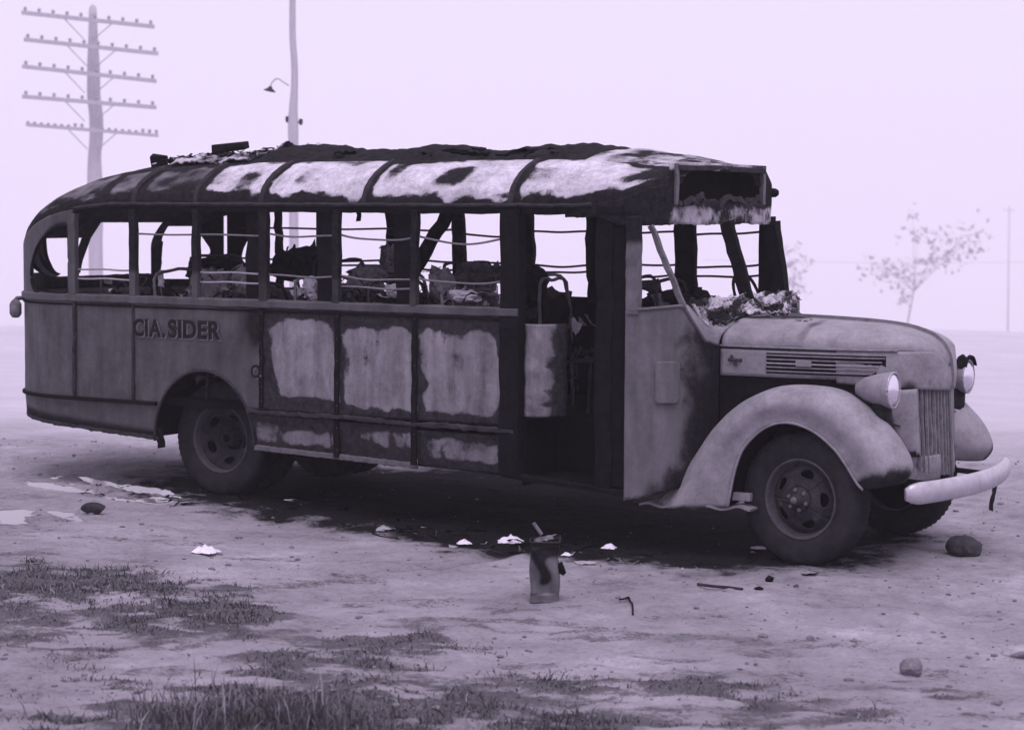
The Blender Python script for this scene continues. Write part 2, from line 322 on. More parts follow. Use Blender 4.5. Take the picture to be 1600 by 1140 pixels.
ground['label'] = 'pale trodden dirt road with soil scorched and painted darker as shade under the bus and patchy dead turf'
print('ground', nx, ny, gx[0], gx[-1])
def gz(x, y): return float(ground_z(np.array([x]), np.array([y]))[0])
def on_ground(u, v):
    p = at(u, v, 'z', .03)
    for _ in range(6): p = at(u, v, 'z', gz(p[0], p[1]))
    return p

# ================================================================== THE BUS
bus = empty('burnt_bus'); tag(bus, 'burnt-out bus with long rounded body, scorched roof, empty windows and truck front', 'bus')
def P(name, mb, mat, parent=bus, **k): return mb.build(name, mat, parent, **k)
# ---- plan outline of the tail: s runs along the near side (s = x), round the back and up the far side
AR, AX = .95, -6.48; AL = AR*PI/2
def plan(s):
    s = np.asarray(s, float)
    t1 = np.clip((AX-s)/AR, 0, PI/2); t2 = np.clip((AX-AL-.34-s)/AR, 0, PI/2)
    x = np.where(s > AX, s, AX-AR*np.sin(t1)); y = -.17-AR*np.cos(t1)
    fl = np.clip(AX-AL-s, 0, .34); y = np.where(s < AX-AL, -.17+fl, y)
    x = np.where(s < AX-AL-.34, AX-AR*np.cos(t2), x); y = np.where(s < AX-AL-.34, .17+AR*np.sin(t2), y)
    x = np.where(s < AX-2*AL-.34, AX+(AX-2*AL-.34-s), x)
    return x, y
SC = AX-AL-.17                                # s of the middle of the back
ZB, ZR = 1.60, .822
def zd(x): return np.interp(x, [-7.44, -7.40, -7.3, -7.15, -7.0, -6.8, -6.6, -6.4, -6.2, -5.9, -1.62, -1.3, -1.1, -1.03], [1.74, 1.80, 1.92, 2.04, 2.13, 2.22, 2.29, 2.335, 2.36, 2.385, 2.385, 2.42, 2.52, 2.58])
def Hc(x): return np.interp(x, [-7.44, -7.40, -7.3, -7.15, -7.0, -6.8, -6.6, -6.4, -6.1, -5.7, -5.2, -4.6, -4, -2, -1.7, -1.4, -1.2, -1.1, -1.03], [1.76, 1.90, 2.10, 2.27, 2.39, 2.52, 2.61, 2.67, 2.735, 2.775, 2.80, 2.82, 2.82, 2.82, 2.81, 2.775, 2.73, 2.705, 2.69])
FP = smooth_path([(-1.72, -1.12), (-1.45, -1.12), (-1.28, -1.10), (-1.17, -1.045), (-1.11, -.96), (-1.085, -.84), (-1.07, -.7), (-1.05, -.4), (-1.04, 0)], 60)
FP = np.vstack([FP, FP[-2::-1]*np.array([1, -1])]); FD = np.r_[0, np.cumsum(np.linalg.norm(np.diff(FP, axis=0), axis=1))]
def fplan(p): return np.interp(p, FD, FP[:, 0]), np.interp(p, FD, FP[:, 1])
def arc_s(u, v, far=False):                   # pixel ray on the near rear corner cylinder
    d = ray(u, v); c = np.array([AX, -.17]); o = CAM[:2]-c; dd = d[:2]
    a, b, q = dd@dd, 2*o@dd, o@o-AR*AR; disc = max(b*b-4*a*q, 0); t = (-b-math.sqrt(disc))/(2*a); p = CAM+d*t
    th = math.atan2(-(p[0]-AX), -(p[1]+.17))
    if th < 0: p = at(u, v, 'y', -YS); return p[0], p[2]
    return AX-AR*th, p[2]

# ---- lower side panels, near side (between the dark seams)
def wob(x, z, s=0): return (fbm(x*2.2+s, z*2.2, 40)-.5)*.030+(fbm(x*7, z*7+s, 41)-.5)*.008
SE = [AX-AL-.17, -6.318, -5.685, -4.39, -3.675, -2.975, -2.10]
ARX, ARZ, ARA, ARB = -4.985, .545, .50, .55
def arch_out(x, z): return (np.hypot((x-ARX)/ARA, (z-ARZ)/ARB)-1)*.5
PATCH = [sidepoly(p) for p in (
    [(420, 511), (430, 500), (443, 495), (485, 496), (512, 504), (522, 514), (529, 553), (533, 630), (490, 628), (439, 620), (430, 588), (421, 558)],
    [(531, 520), (542, 510), (573, 510), (614, 503), (636, 510), (646, 521), (649, 580), (654, 643), (614, 643), (573, 642), (540, 634), (534, 580)],
    [(654, 522), (666, 510), (691, 511), (722, 518), (749, 510), (768, 515), (777, 531), (785, 575), (795, 608), (785, 627), (766, 655), (710, 653), (664, 646), (658, 619), (668, 598), (657, 580)],
    [(396, 652), (430, 655), (443, 672), (520, 668), (530, 690), (520, 702), (396, 695)],
    [(556, 668), (590, 667), (655, 674), (655, 710), (580, 700), (556, 690)],
    [(662, 680), (700, 680), (782, 690), (782, 727), (662, 722)])]
def side_burn(x, z):
    b = .16+.25*sstep(-5.2, -4.5, x)*sstep(1.25, 1.5, z+.3*(fbm(x*3, z*3, 50)-.5)*2)
    b = b+.30*np.exp(-(((x+4.75)/.28)**2+((z-1.22)/.16)**2))+.55*np.exp(-(((x+4.45)/.09)**2+((z-1.42)/.16)**2))
    b = b+.18*sstep(.93, .83, z)*0+.14*sstep(1.45, 1.6, z)*fbm(x*4, z*2, 51)
    return b
def patch_burn(x, z):
    sd = np.max([poly_sd(p, x, z) for p in PATCH], axis=0)
    return np.clip(sstep(.045, -.040, sd+(fbm(x*9, z*9, 52)-.5)*.06)*1.2+.10+1.0*(fbm(x*4, z*4, 53)-.46)+.22*sstep(.55, .75, fbm(x*16, z*2.5, 54))+.30*sstep(-3.75, -3.6, x)*sstep(.80, .74, z)+.25*sstep(.98, .86, z)*sstep(-3.0, -3.6, x), -.1, 1.3)
def near_map(off=0, seed=0): return lambda s, z: ((lambda xy: (xy[0]+0*z, xy[1]-wob(s, z, seed)*sstep(AX-1.5, AX, s)-off, z))(plan(s)))
for i, (a, b) in enumerate(zip(SE[:-1], SE[1:])):
    mat = 'side_paint' if i < 3 else 'bare_panel'
    P('side_panel', sheet(a+.004, b-.004, ZR, ZB+.02, .018, near_map(seed=i*3), (lambda x, z: arch_out(x, z)) if i == 2 else None, side_burn if i < 3 else patch_burn), mat, smooth=True, thick=.006)
# skirts below the rub rail
def skirt(a, b, zt, zb0, zb1, mat, burn, sd=None, inset=.03):
    def keep(x, z):
        k = z-(zb0+(zb1-zb0)*(x-a)/(b-a)); return k if sd is None else np.minimum(k, sd(x, z))
    P('skirt_panel', sheet(a, b, min(zb0, zb1)-.01, zt, .018, (lambda s, z: (lambda xy: (xy[0], xy[1]+inset*(zt-z)/.3-wob(s, z, 9)*.7, z))(plan(s))), keep, burn), mat, smooth=True, thick=.006)
low = lambda x, z: .22+.5*sstep(.09, .0, z-(.64-.085*(x+6.74)/1.25))+.25*np.exp(-(((x+6.45)/.22)**2+((z-.76)/.04)**2))
skirt(AX-AL*.78, -5.40, ZR-.005, .66, .53, 'side_paint', low, arch_out)
skirt(-4.62, -3.68, ZR-.03, .53, .50, 'bare_panel', patch_burn, arch_out); skirt(-3.67, -2.98, ZR-.05, .50, .485, 'bare_panel', patch_burn); skirt(-2.97, -2.22, ZR-.07, .485, .465, 'bare_panel', patch_burn)
# skirt edge bead, rub rail, belt rail
def rail(name, s0, s1, z0, z1, h, w, mat, off=.012, n=70, jit=0, seed=0, wave=0):
    ss = np.linspace(s0, s1, n); x, y = plan(ss); tt = np.gradient(np.stack([x, y], 1), axis=0); tt /= np.linalg.norm(tt, axis=1)[:, None]
    nx_, ny_ = tt[:, 1], -tt[:, 0]            # outward for decreasing or increasing s alike
    sg = np.sign(nx_*(x+4)+ny_*y+1e-9); nx_, ny_ = nx_*sg, ny_*sg
    zz = z0+(z1-z0)*(ss-s0)/(s1-s0)+wave*(fbm(ss*3, ss*0, seed+60)-.5)
    pr = [(-h*.5, -w*.5), (-h*.3, w*.5), (h*.3, w*.5), (h*.5, -w*.5)]; V = []; rng = np.random.default_rng(seed)
    for k in range(n):
        for dz, do in pr: V.append((x[k]+nx_[k]*(off+do), y[k]+ny_[k]*(off+do), zz[k]+dz+(rng.normal(0, jit) if jit else 0)))
    F = [(k*4+j, k*4+(j+1) % 4, (k+1)*4+(j+1) % 4, (k+1)*4+j) for k in range(n-1) for j in range(4)]+[(0, 1, 2, 3), tuple(4*(n-1)+j for j in (3, 2, 1, 0))]
    P(name, MB().add(V, F, [0.3]*len(V)), mat, smooth=False)
S_FAR = AX-2*AL-.34
rail('belt_rail', SC, -2.09, 1.632, 1.632, .075, .028, 'side_paint', jit=.002, seed=3); rail('belt_groove', SC, -2.09, 1.580, 1.580, .022, .02, 'char', off=.005)
rail('rub_rail', AX-AL*.8, -5.45, .815, .815, .032, .03, 'char', seed=2); rail('rub_rail', -4.53, -2.12, .815, .785, .040, .034, 'char_grey', jit=.004, seed=5, wave=.03)
rail('skirt_edge', AX-AL*.78, -5.46, .655, .535, .04, .03, 'char_grey', off=-.02, seed=4, jit=.003); rail('skirt_edge', -4.47, -2.97, .525, .485, .05, .04, 'steel_burnt', off=-.01, seed=8, jit=.002)
rail('door_sill', -2.24, -1.22, .47, .40, .05, .05, 'char', off=-.03)
for k, (a, z0, z1, m, w) in enumerate(((SE[1], .83, 1.6, 'char_grey', .022), (SE[2], .83, 1.6, 'char_grey', .020), (SE[3], .83, 1.6, 'char', .035), (SE[4], .5, 1.6, 'char', .042), (SE[5], .49, 1.6, 'char', .044))):
    P('seam_strip', MB().bar((a-.01, -YS-.008, z0), (a, -YS-.008, z1), w, .022, 14, jit=.0025, seed=k), m)
    for q in range(7):
        z = z0+.06+(z1-z0-.1)*q/6
        mb = MB().lathe([(0, -.006), (.006, -.004), (.008, 0)], 8)
        o = P('rivet', mb, 'char_grey'); o.location = (a, -YS-.019, z)
# mud flap and wheel arch lip, inner wheel house
P('arch_lip', MB().tube([(ARX+ARA*math.cos(t), -YS+.004, ARZ+ARB*math.sin(t)) for t in np.linspace(-.05, PI+.05, 40)], .011, 6), 'char_grey', smooth=True)
P('mud_flap', MB().bar((-5.47, -YS+.03, .62), (-5.44, -YS+.04, .455), .07, .02, 4, jit=.003), 'char')
def house(U, V): t = PI*U; return ARX+(ARA+.02)*np.cos(t), -YS+.02+.75*V, ARZ+(ARB+.02)*np.sin(t)
P('wheel_house', MB().grid(house, 24, 4), 'interior')
P('wheel_house', MB().add([(ARX+.54*math.cos(t), -.36, ARZ+.59*math.sin(t)) for t in np.linspace(-.3, PI+.3, 24)], [tuple(range(24))]), 'interior')
P('wheel_house', MB().grid(lambda U, V: (ARX+(ARA+.02)*np.cos(PI*U), YS-.02-.75*V, ARZ+(ARB+.02)*np.sin(PI*U)), 24, 4), 'interior')

# ---- upper wall round the tail, with its openings
TEAR = np.array([arc_s(*p) for p in ((107, 353), (92, 354), (79, 361), (67, 373), (57, 389), (51, 410), (49, 430), (52, 449), (60, 457), (72, 459), (98, 458), (107, 453), (108, 440), (108, 400))])
def y2s(y):                                   # back wall y -> s (through the far arc)
    if abs(y) <= .17: return AX-AL-.17-y
    return (AX-AL+AR*math.asin(min(1, (abs(y)-.17)/AR))) if y < 0 else (AX-AL-.34-AR*math.asin(min(1, (y-.17)/AR)))
def back_keep(s, z):
    k = -poly_sd(TEAR, s, z)
    for y0, y1, z0, z1 in ((-.52, .02, 1.80, 2.10), (.13, .80, 1.76, 2.235)):
        a, b = y2s(y1), y2s(y0); r = .05; k = np.minimum(k, -(rect_sd(s, z, a+r, b-r, z0+r, z1-r)+r) if False else -rect_sd(s, z, a, b, z0, z1))
    far = np.array([(y2s(.86), 1.72), (y2s(.88), 2.12), (y2s(.98), 2.2), (y2s(1.04), 2.18), (y2s(1.085), 2.0), (y2s(1.09), 1.80), (y2s(1.085), 1.72)])
    k = np.minimum(k, -poly_sd(far, s, z))
    return np.minimum(k, zd(plan(s)[0])+.004-z)
P('tail_panel', sheet(S_FAR+.12, SE[1]-.012, 1.655, 2.36, .0135, lambda s, z: (plan(s)[0], plan(s)[1], z), back_keep,
   lambda s, z: .42-.30*np.exp(-((s-(-6.95))/.3)**2)+.45*sstep(.05, 0, -poly_sd(TEAR, s, z))*sstep(1.8, 2.3, z)+.5*sstep(-7.6, -8.1, s)), 'side_paint', smooth=True, thick=.012)
P('back_panel', sheet(S_FAR, SE[0]+.3, .66, 1.66, .05, lambda s, z: (plan(s)[0], plan(s)[1], z)), 'side_paint', smooth=True, thick=.006)
P('far_quarter_panel', sheet(-6.55, -6.0, 1.62, 2.36, .02, lambda x, z: (x, YS-.01+0*x, z), lambda x, z: (-6.40+.28*sstep(1.85, 2.36, z)**1.5)-x), 'char', thick=.02)
P('window_gasket', MB().tube(smooth_path([(*[float(c) for c in plan(s)], z) for s, z in list(TEAR)+[TEAR[0]]], 50), .014, 6), 'char', smooth=True)

# ---- near window posts and header
posts = [(-6.335, .075, 'side_paint', 0), (-5.69, .06, 'char_grey', 0), (-5.045, .055, 'char_grey', 0), (-4.375, .075, 'char_grey', 1), (-3.69, .055, 'char_grey', 1), (-2.985, .05, 'char_grey', 1)]
for k, (x, w, m, thick) in enumerate(posts):
    zt = float(zd(x))-.03
    P('window_post', MB().bar((x, -YS+.005, 1.66), (x, -YS+.005, zt), w, .05, 8, jit=.003, seed=k), 'side_paint', burnf=lambda v, k=k: (.35 if k < 3 else .55)+.8*float(sstep(1.8, 2.0, v[2]))*(k > 0))
    if thick:
        P('pillar', MB().bar((x-.13, -YS+.10, 1.1), (x-.155, -YS+.10, zt), .15, .08, 10, jit=.006, seed=k+20), 'char')
P('door_pillar', MB().bar((-2.165, -YS+.03, .47), (-2.165, -YS+.03, 2.36), .155, .10, 16, jit=.004, seed=31), 'char')
P('door_pillar', MB().bar((-1.42, -YS+.07, .42), (-1.42, -YS+.07, 2.36), .13, .10, 16, jit=.005, seed=32), 'char')
P('door_leaf', sheet(-1.36, -1.235, .45, 2.34, .03, lambda s, z: (s, -YS+.05+(s+1.36)*.3, z)), 'char', thick=.03)
P('header_rail', MB().bar((-6.30, -YS+.02, 2.345), (-5.69, -YS+.02, 2.362), .05, .05, 6, jit=.002), 'char')
P('header_rail', MB().bar((-5.69, -YS+.02, 2.362), (-1.25, -YS+.02, 2.362), .055, .05, 50, jit=.003, seed=4), 'char')
P('drip_rail', MB().tube([(x, -YS-.018, float(zd(x))+.008) for x in np.linspace(-6.3, -1.5, 60)], .016, 6, jit=.0015), 'char_grey')

# ---- roof
def roof_xy(q, t):
    q = np.asarray(q, float); th = np.clip((AX-q)/AR, 0, PI/2); x = np.where(q < AX, AX-AR*np.sin(th), q)
    B = np.where(q < AX, .17+AR*np.cos(th), YS); B = np.where(x > -1.72, np.interp(x, FP[:60, 0], -FP[:60, 1]), B)
    y = B*np.sin(t*PI/2); c = np.cos(t*PI/2); return x, y, zd(x)+(Hc(x)-zd(x))*np.maximum(c, 0)**.95
QE = AX-AL
BOWS = [-6.05, -5.69, -5.05, -4.40, -3.44, -2.17]
SQ = [sidepoly(p) for p in ([(689, 292), (706, 266), (752, 268), (735, 300)],)]
def cove_burn(q, t):
    w = (t+1)/.55                              # 0 at the drip, 1 at the deck
    n = fbm(q*3, t*4, 70); n2 = fbm(q*7, t*9, 71)
    b = 1.15*sstep(.40+.2*(n-.5), -.02, w+(n2-.5)*.45)            # scorched band along the drip
    b = b+.75*sstep(.86, 1.0, w+(n2-.5)*.2)
    for bx in BOWS: b = b+.85*np.exp(-((q-bx-.03)/.035)**2)*(w < 1.1)
    def spot(qc, wc, sq, sw, a): return a*np.exp(-(((q-qc)/sq)**4+((w-wc)/sw)**4))
    b = b+spot(-2.72+.14*(w-.6), .60, .15, .24, .75)+spot(-3.28, .68, .07, .30, .55)+spot(-4.08, .60, .10, .28, .42)+spot(-4.62, .45, .10, .3, .6)+spot(-2.0, .60, .20, .20, .62)+spot(-3.75, .82, .3, .09, .3)+.9*(fbm(q*2.2+5, t*5, 79)-.52)
    b = b+.85*sstep(-4.75, -5.15, q+(n-.5)*.5+.25*(.5-w))+1.1*(fbm(q*3.3, t*5, 73)-.5)*sstep(-4.6, -5.1, q)         # rear third of the roof blackened
    b = b+(.85-1.5*(n2-.45)*sstep(-1.5, -1.3, q))*sstep(-1.52, -1.30, q+(n-.5)*.35-.18*(w-.55))       # front corner
    b = b-.35*sstep(-1.9, -1.72, q)*sstep(-1.45, -1.6, q)*sstep(.25, .5, w)
    return b
qs = [QE, -6.3]+BOWS[1:]+[-1.06]
for a, b in zip(qs[:-1], qs[1:]):
    rear = b < -4.9
    nq = max(6, int((b-a)/.022))
    def f(U, V, a=a, b=b):
        q = a+.003+(b-a-.006)*U; t = -1+.55*V; x, y, z = roof_xy(q, t); d = (fbm(q*2.5, t*3, 72)-.5)*.04*np.sin(PI*np.clip(V, 0, 1))
        return x, y-d*.6, z+d
    P('roof_panel', MB().grid(f, nq, 30, lambda U, V, a=a, b=b: cove_burn(a+(b-a)*U, -1+.55*V)-(.42 if b < -4.9 else 0)), 'roof_grey' if rear else 'roof_ash', smooth=True, thick=.006)
for bx in BOWS[1:]:
    P('roof_bow', MB().sweep([(lambda p: (float(p[0]), float(p[1])*1.004, float(p[2])+.006))(roof_xy(bx, t)) for t in np.linspace(-1, -.45, 16)], [(-.022, -.006), (.022, -.006), (.012, .012), (-.012, .012)], jit=.001), 'char_grey')
    P('roof_rib', MB().sweep([(lambda p: (float(p[0]), float(p[1])*.97, float(p[2])-.04))(roof_xy(bx, t)) for t in np.linspace(-1, 1, 26)], [(-.02, -.02), (.02, -.02), (.02, .02), (-.02, .02)], jit=.003), 'char')
# burnt centre deck: buckled sheet, torn through in places
HOLES = [(-3.02, -.25, .22, .05), (-2.42, -.22, .20, .06), (-4.9, .2, .3, .12), (-3.9, .35, .3, .15), (-2.2, .4, .3, .15)]
def deck_keep(q, y):
    k = np.full(np.shape(q), 1.0)
    for hx, hy, a, b in HOLES: k = np.minimum(k, (np.hypot((q-hx)/a, (y-hy)/b)-1)*min(a, b)+(fbm(q*9, y*9, 75)-.5)*.05)
    return k
def deck(q, t):
    x, y, z = roof_xy(q, t); m = sstep(-6.0, -5.2, q)*sstep(-1.75, -2.1, q); e = sstep(.47, .30, np.abs(t))
    w = (np.sin(q*5.2+.6)*.018+np.sin(q*9.7+2)*.010+(fbm(q*4, t*3, 76)-.5)*.075+(fbm(q*14, t*12, 77)-.5)*.035+(fbm(q*40, t*40, 74, 2)-.5)*.022)
    return x, y, z+m*e*(w+.022)-.012
P('roof_deck', sheet(-6.4, -1.80, -.46, .46, .022, deck, deck_keep, lambda q, t: .85+.3*(fbm(q*4, t*6, 78)-.5)-.7*np.exp(-((q+5.4)/.5)**2)*sstep(-.45, -.2, t)), 'roof_grey', smooth=True, thick=.008)
def tail_keep(q, t):
    x, y, z = roof_xy(q, t); k = np.full(np.shape(x), 1.)
    for y0, y1, z1 in ((-.48, .02, 2.10), (.13, .80, 2.235), (.87, 1.06, 2.20)): k = np.minimum(k, -np.minimum(np.minimum(y-y0, y1-y), np.minimum(z1-z, .5)))
    return k
P('roof_deck', sheet(QE, -6.4, -.46, 1.0, .014, roof_xy, tail_keep, lambda q, t: .55+0*q), 'side_paint', smooth=True, thick=.008)
P('roof_deck', MB().grid(lambda U, V: (lambda p: (p[0], p[1], p[2]+(fbm(p[0]*6, p[1]*6, 79)-.5)*.03-.004))(roof_xy(-1.80+.74*U, -.46+.92*V)), 44, 40, lambda U, V: .5+1.0*(fbm(U*7, V*7, 80)-.55)+.2*U), 'roof_ash', smooth=True, thick=.008)
P('roof_panel', MB().grid(lambda U, V: (lambda p: (p[0], p[1], p[2]))(roof_xy(-6.4+(-1.06+6.4)*U, .45+.55*V)), 110, 14, lambda U, V: .9+0*U), 'roof_grey', smooth=True, thick=.006)
P('ceiling_lining', MB().grid(lambda U, V: (lambda p: (p[0], p[1]*.95, p[2]-.06-.02*fbm(p[0]*5, p[1]*5, 81)))(roof_xy(-6.3+2.0*U, -.95+1.9*V)), 40, 20), 'char', smooth=True)

# ---- front header with destination sign
pe = FD[-1]; pmid = pe/2
def fr_top(p): x, y = fplan(p); return zd(x)+.012
SY = .70; p_of_y = lambda y: float(np.interp(y, FP[:, 1], FD))
pa, pb = p_of_y(-SY), p_of_y(SY)
def hd_keep(p, z): return np.minimum(np.minimum(np.where((p > pa-.08) & (p < pb+.08), 2.70, np.maximum(fr_top(p), np.interp(p, [pb-.01, pb, pb+.08, pb+.25, pb+.45, pb+.6], [2.2, 2.7, 2.66, 2.56, 2.45, 2.3])))-z, -rect_sd(p, z, pa, pb, 2.425, 2.645)), z-(2.262+.02*(fbm(p*4, p*0, 82)-.5)+.05*sstep(.45, .25, p)))
P('front_header', sheet(.0, pe, 2.24, 2.70, .016, lambda p, z: (lambda xy: (xy[0]+(fbm(p*5, z*5, 83)-.5)*.03*sstep(2.45, 2.3, z), xy[1], z))(fplan(p)), hd_keep,
   lambda p, z: 1.0-.55*sstep(2.43, 2.36, z)*(fbm(p*5, z*8, 84))*sstep(.65, .95, p)-.9*(fbm(p*4, z*6, 85)-.42)*sstep(.3, .6, p)-.5*sstep(2.60, 2.68, z)-.8*np.exp(-(((p-pe+.55)/.12)**2+((z-2.36)/.08)**2))), 'roof_ash', smooth=True, thick=.010)
xf = -1.075
P('sign_box', MB().add([(xf, -SY, 2.42), (xf, SY, 2.42), (xf, SY, 2.65), (xf, -SY, 2.65), (xf-.2, -SY, 2.42), (xf-.2, SY, 2.42), (xf-.2, SY, 2.65), (xf-.2, -SY, 2.65)], [(0, 1, 5, 4), (1, 2, 6, 5), (2, 3, 7, 6), (3, 0, 4, 7), (4, 5, 6, 7)]), 'interior')
sf = MB()
P('sign_frame', sf.bar((-1.058, -SY, 2.66), (-1.058, SY, 2.66), .035, .05, 10, jit=.003).bar((-1.058, -SY, 2.41), (-1.058, SY, 2.405), .03, .03, 14, jit=.006), 'char_grey')
P('sign_frame', MB().bar((-1.066, -SY-.012, 2.40), (-1.066, -SY-.012, 2.685), .03, .045, 5, up=(0, 1, 0), jit=.002), 'steel_burnt')
P('sign_frame', MB().bar((-1.066, SY+.012, 2.40), (-1.066, SY+.012, 2.685), .03, .045, 5, up=(0, 1, 0), jit=.002), 'steel_burnt')
P('torn_edge', MB().sweep([(-1.05+.02*math.sin(y*9), y, 2.435+.02*math.sin(y*13)+.012*math.sin(y*31)) for y in np.linspace(-SY+.05, SY-.05, 40)], [(-.012, -.02), (.012, -.02), (.012, .02), (-.012, .02)], jit=.006), 'char_grey')
ml = P('marker_lamp', MB().lathe([(0, .05), (.022, .045), (.034, .025), (.036, 0), (.03, -.03)], 14, 'x'), 'char', smooth=True); ml.location = (-1.105, .97, 2.50)
# windscreen posts, loose bar, near quarter post
P('windscreen_post', MB().bar((-.84, 0, 1.72), (-1.02, 0, 2.28), .09, .05, 8, up=(0, 1, 0), jit=.004), 'char')
P('windscreen_post', MB().bar((-1.00, .95, 1.70), (-1.10, .95, 2.28), .10, .09, 8, up=(0, 1, 0), jit=.003), 'char')
P('windscreen_post', MB().bar((-.86, -.965, 1.69), (-1.12, -.985, 2.26), .035, .03, 10, up=(0, 1, 0), jit=.003), 'steel_burnt')
P('bent_rod', MB().tube(smooth_path([(-1.10, -.93, 2.20), (-1.06, -.93, 2.10), (-.99, -.95, 1.95), (-.86, -.96, 1.72)], 14), .010, 6), 'rod')
P('front_post', MB().bar((-1.178, -YS+.015, 1.64), (-1.190, -YS+.03, 2.32), .105, .06, 12, jit=.002), 'cowl_paint', bevel=.012, burnf=lambda v: .15+1.0*float(sstep(2.05, 2.28, v[2])))
P('front_post', MB().bar((-1.2, YS-.03, .5), (-1.2, YS-.03, 2.32), .11, .06, 8, jit=.002), 'char')
P('dash_bar', MB().bar((-.93, -.9, 1.69), (-.98, .95, 1.69), .05, .05, 12, up=(0, 0, 1), jit=.006), 'char')

# ---- cowl side (coachbuilt panel sweeping in to the bonnet)
CP = smooth_path([(-1.235, -YS), (-1.10, -1.118), (-.98, -1.08), (-.88, -.98), (-.82, -.85), (-.79, -.72), (-.775, -.60)], 50); CD = np.r_[0, np.cumsum(np.linalg.norm(np.diff(CP, axis=0), axis=1))]
def cplan(p): return np.interp(p, CD, CP[:, 0]), np.interp(p, CD, CP[:, 1])
ce = CD[-1]; pk = float(np.interp(-.965, CP[:, 1], CD))
ctop = lambda p: np.interp(p, [0, pk-.05, pk, pk+.08, pk+.2, ce], [1.675, 1.71, 1.71, 1.60, 1.47, 1.43])
for sgn in (-1, 1):
    nb = (lambda p, z: .08+.72*sstep(.05, .85, p+(fbm(p*4, z*4, 90)-.5)*.8-.25*sstep(1.45, 1.65, z))+.5*sstep(.62, .40, z+(fbm(p*6, z*3, 91)-.5)*.25)*sstep(.0, .3, p)) if sgn < 0 else (lambda p, z: .9+0*p)
    P('cowl_side', sheet(0, ce, .36, 1.72, .018, lambda p, z: (cplan(p)[0], -sgn*(cplan(p)[1])+sgn*wob(p, z, 4)*.5, z), lambda p, z: np.minimum(ctop(p)-z, z-.36-.25*p), nb), 'cowl_paint', smooth=True, thick=.008)
P('cowl_bead', MB().tube([(float(cplan(p)[0])+.004, float(cplan(p)[1])-.004, float(ctop(p))) for p in np.linspace(.03, ce-.02, 40)], .013, 6), 'cowl_paint', smooth=True, burn=.2)
pv = p_v = float(np.interp(-.955, CP[:, 0], CD)); pv2 = float(np.interp(-.86, CP[:, 0], CD))
def ventm(p, z): x, y = cplan(p); return x+.012, y-.016, z
vd = P('cowl_vent', sheet(pv-.07, pv+.10, 1.045, 1.335, .012, ventm, lambda p, z: .03-np.hypot(np.maximum(np.abs(p-pv-.015)-.085+.03, 0), np.maximum(np.abs(z-1.19)-.145+.03, 0)), lambda p, z: .2+0*p), 'cowl_paint', smooth=True, thick=.02)
# cowl top: from bonnet end up to the screen base
def cowl_top(U, V):
    p = ce-.01-(ce-.01-pk+.02)*U; ex, ey = cplan(p); ez = ctop(p)-.004; a = -PI/2+PI*V; c = np.abs(np.cos(a)); sx = sstep(0, 1, U)
    cx = -.74-.13*U; cz = 1.610+.115*sx
    return ex+(cx-ex)*c**.9, -ey*np.sin(a), ez+(cz-ez)*c**.8+(fbm(U*6, V*8, 92)-.5)*.05*np.sin(PI*U)*c
P('cowl_top', MB().grid(cowl_top, 22, 60, lambda U, V: .15+.9*(fbm(U*5, V*9, 93)-.5)+.5*sstep(.12, .4, V)), 'fender_paint', smooth=True, thick=.008)
P('firewall', MB().add([(-.80, -.62, .4), (-.80, .62, .4), (-.80, .62, 1.42), (-.80, -.62, 1.42)], [(0, 1, 2, 3)]), 'interior')
P('steering_wheel', MB().tube([(-1.0-.10*math.sin(t)*.6, .32+.20*math.cos(t), 1.74+.17*math.sin(t)) for t in np.linspace(0, 2*PI, 30)], .012, 6), 'char', smooth=True)
P('steering_column', MB().tube([(-1.0, .32, 1.74), (-.8, .32, 1.3)], .02, 8), 'char')

# ---- bonnet
HX = [-.76, -.4, 0, .25, .42, .54, .62, .67, .69]
HT = [1.612, 1.608, 1.597, 1.582, 1.558, 1.520, 1.470, 1.40, 1.33]
HWd = [.585, .57, .535, .49, .435, .36, .26, .13, .03]
def bonnet(U, V):
    x = np.interp(U, np.linspace(0, 1, len(HX)), HX); w = np.interp(U, np.linspace(0, 1, len(HX)), HWd); t = np.interp(U, np.linspace(0, 1, len(HX)), HT)
    a = -PI/2+PI*V; bz = 1.42-.01*U
    return x, w*np.sign(np.sin(a))*np.abs(np.sin(a))**.85, bz+(t-bz)*np.cos(a)**.75
HP = smooth_path(np.stack([HX, HT, HWd], 1), 60)
def bonnet(U, V):
    k = U*59; i = np.arange(60); x = np.interp(k, i, HP[:, 0]); t = np.interp(k, i, HP[:, 1]); w = np.interp(k, i, HP[:, 2]); a = -PI/2+PI*V
    bz = np.minimum(1.42, t-.03); e = sstep(.45, .8, U)
    bz = bz-(bz-1.18)*e*.0
    return x, w*np.sign(np.sin(a))*np.abs(np.sin(a))**.9, bz+(t-bz)*np.abs(np.cos(a))**.72
hb = lambda U, V: .12+.5*(fbm(U*9, V*9, 164)-.5)+.75*sstep(.34, .1, U+(fbm(U*6, V*8, 94)-.5)*.3)*sstep(.28, .42, V)+.35*np.exp(-((U-.33)/.03)**2)
def bonnet_d(U, V): x, y, z = bonnet(U, V); d = (fbm(x*4, y*4, 160)-.5)*.016+(fbm(x*13, y*13, 161)-.5)*.005; return x, y*(1+d), z+d
P('bonnet', MB().grid(bonnet_d, 60, 60, hb), 'fender_paint', smooth=True, thick=.006)
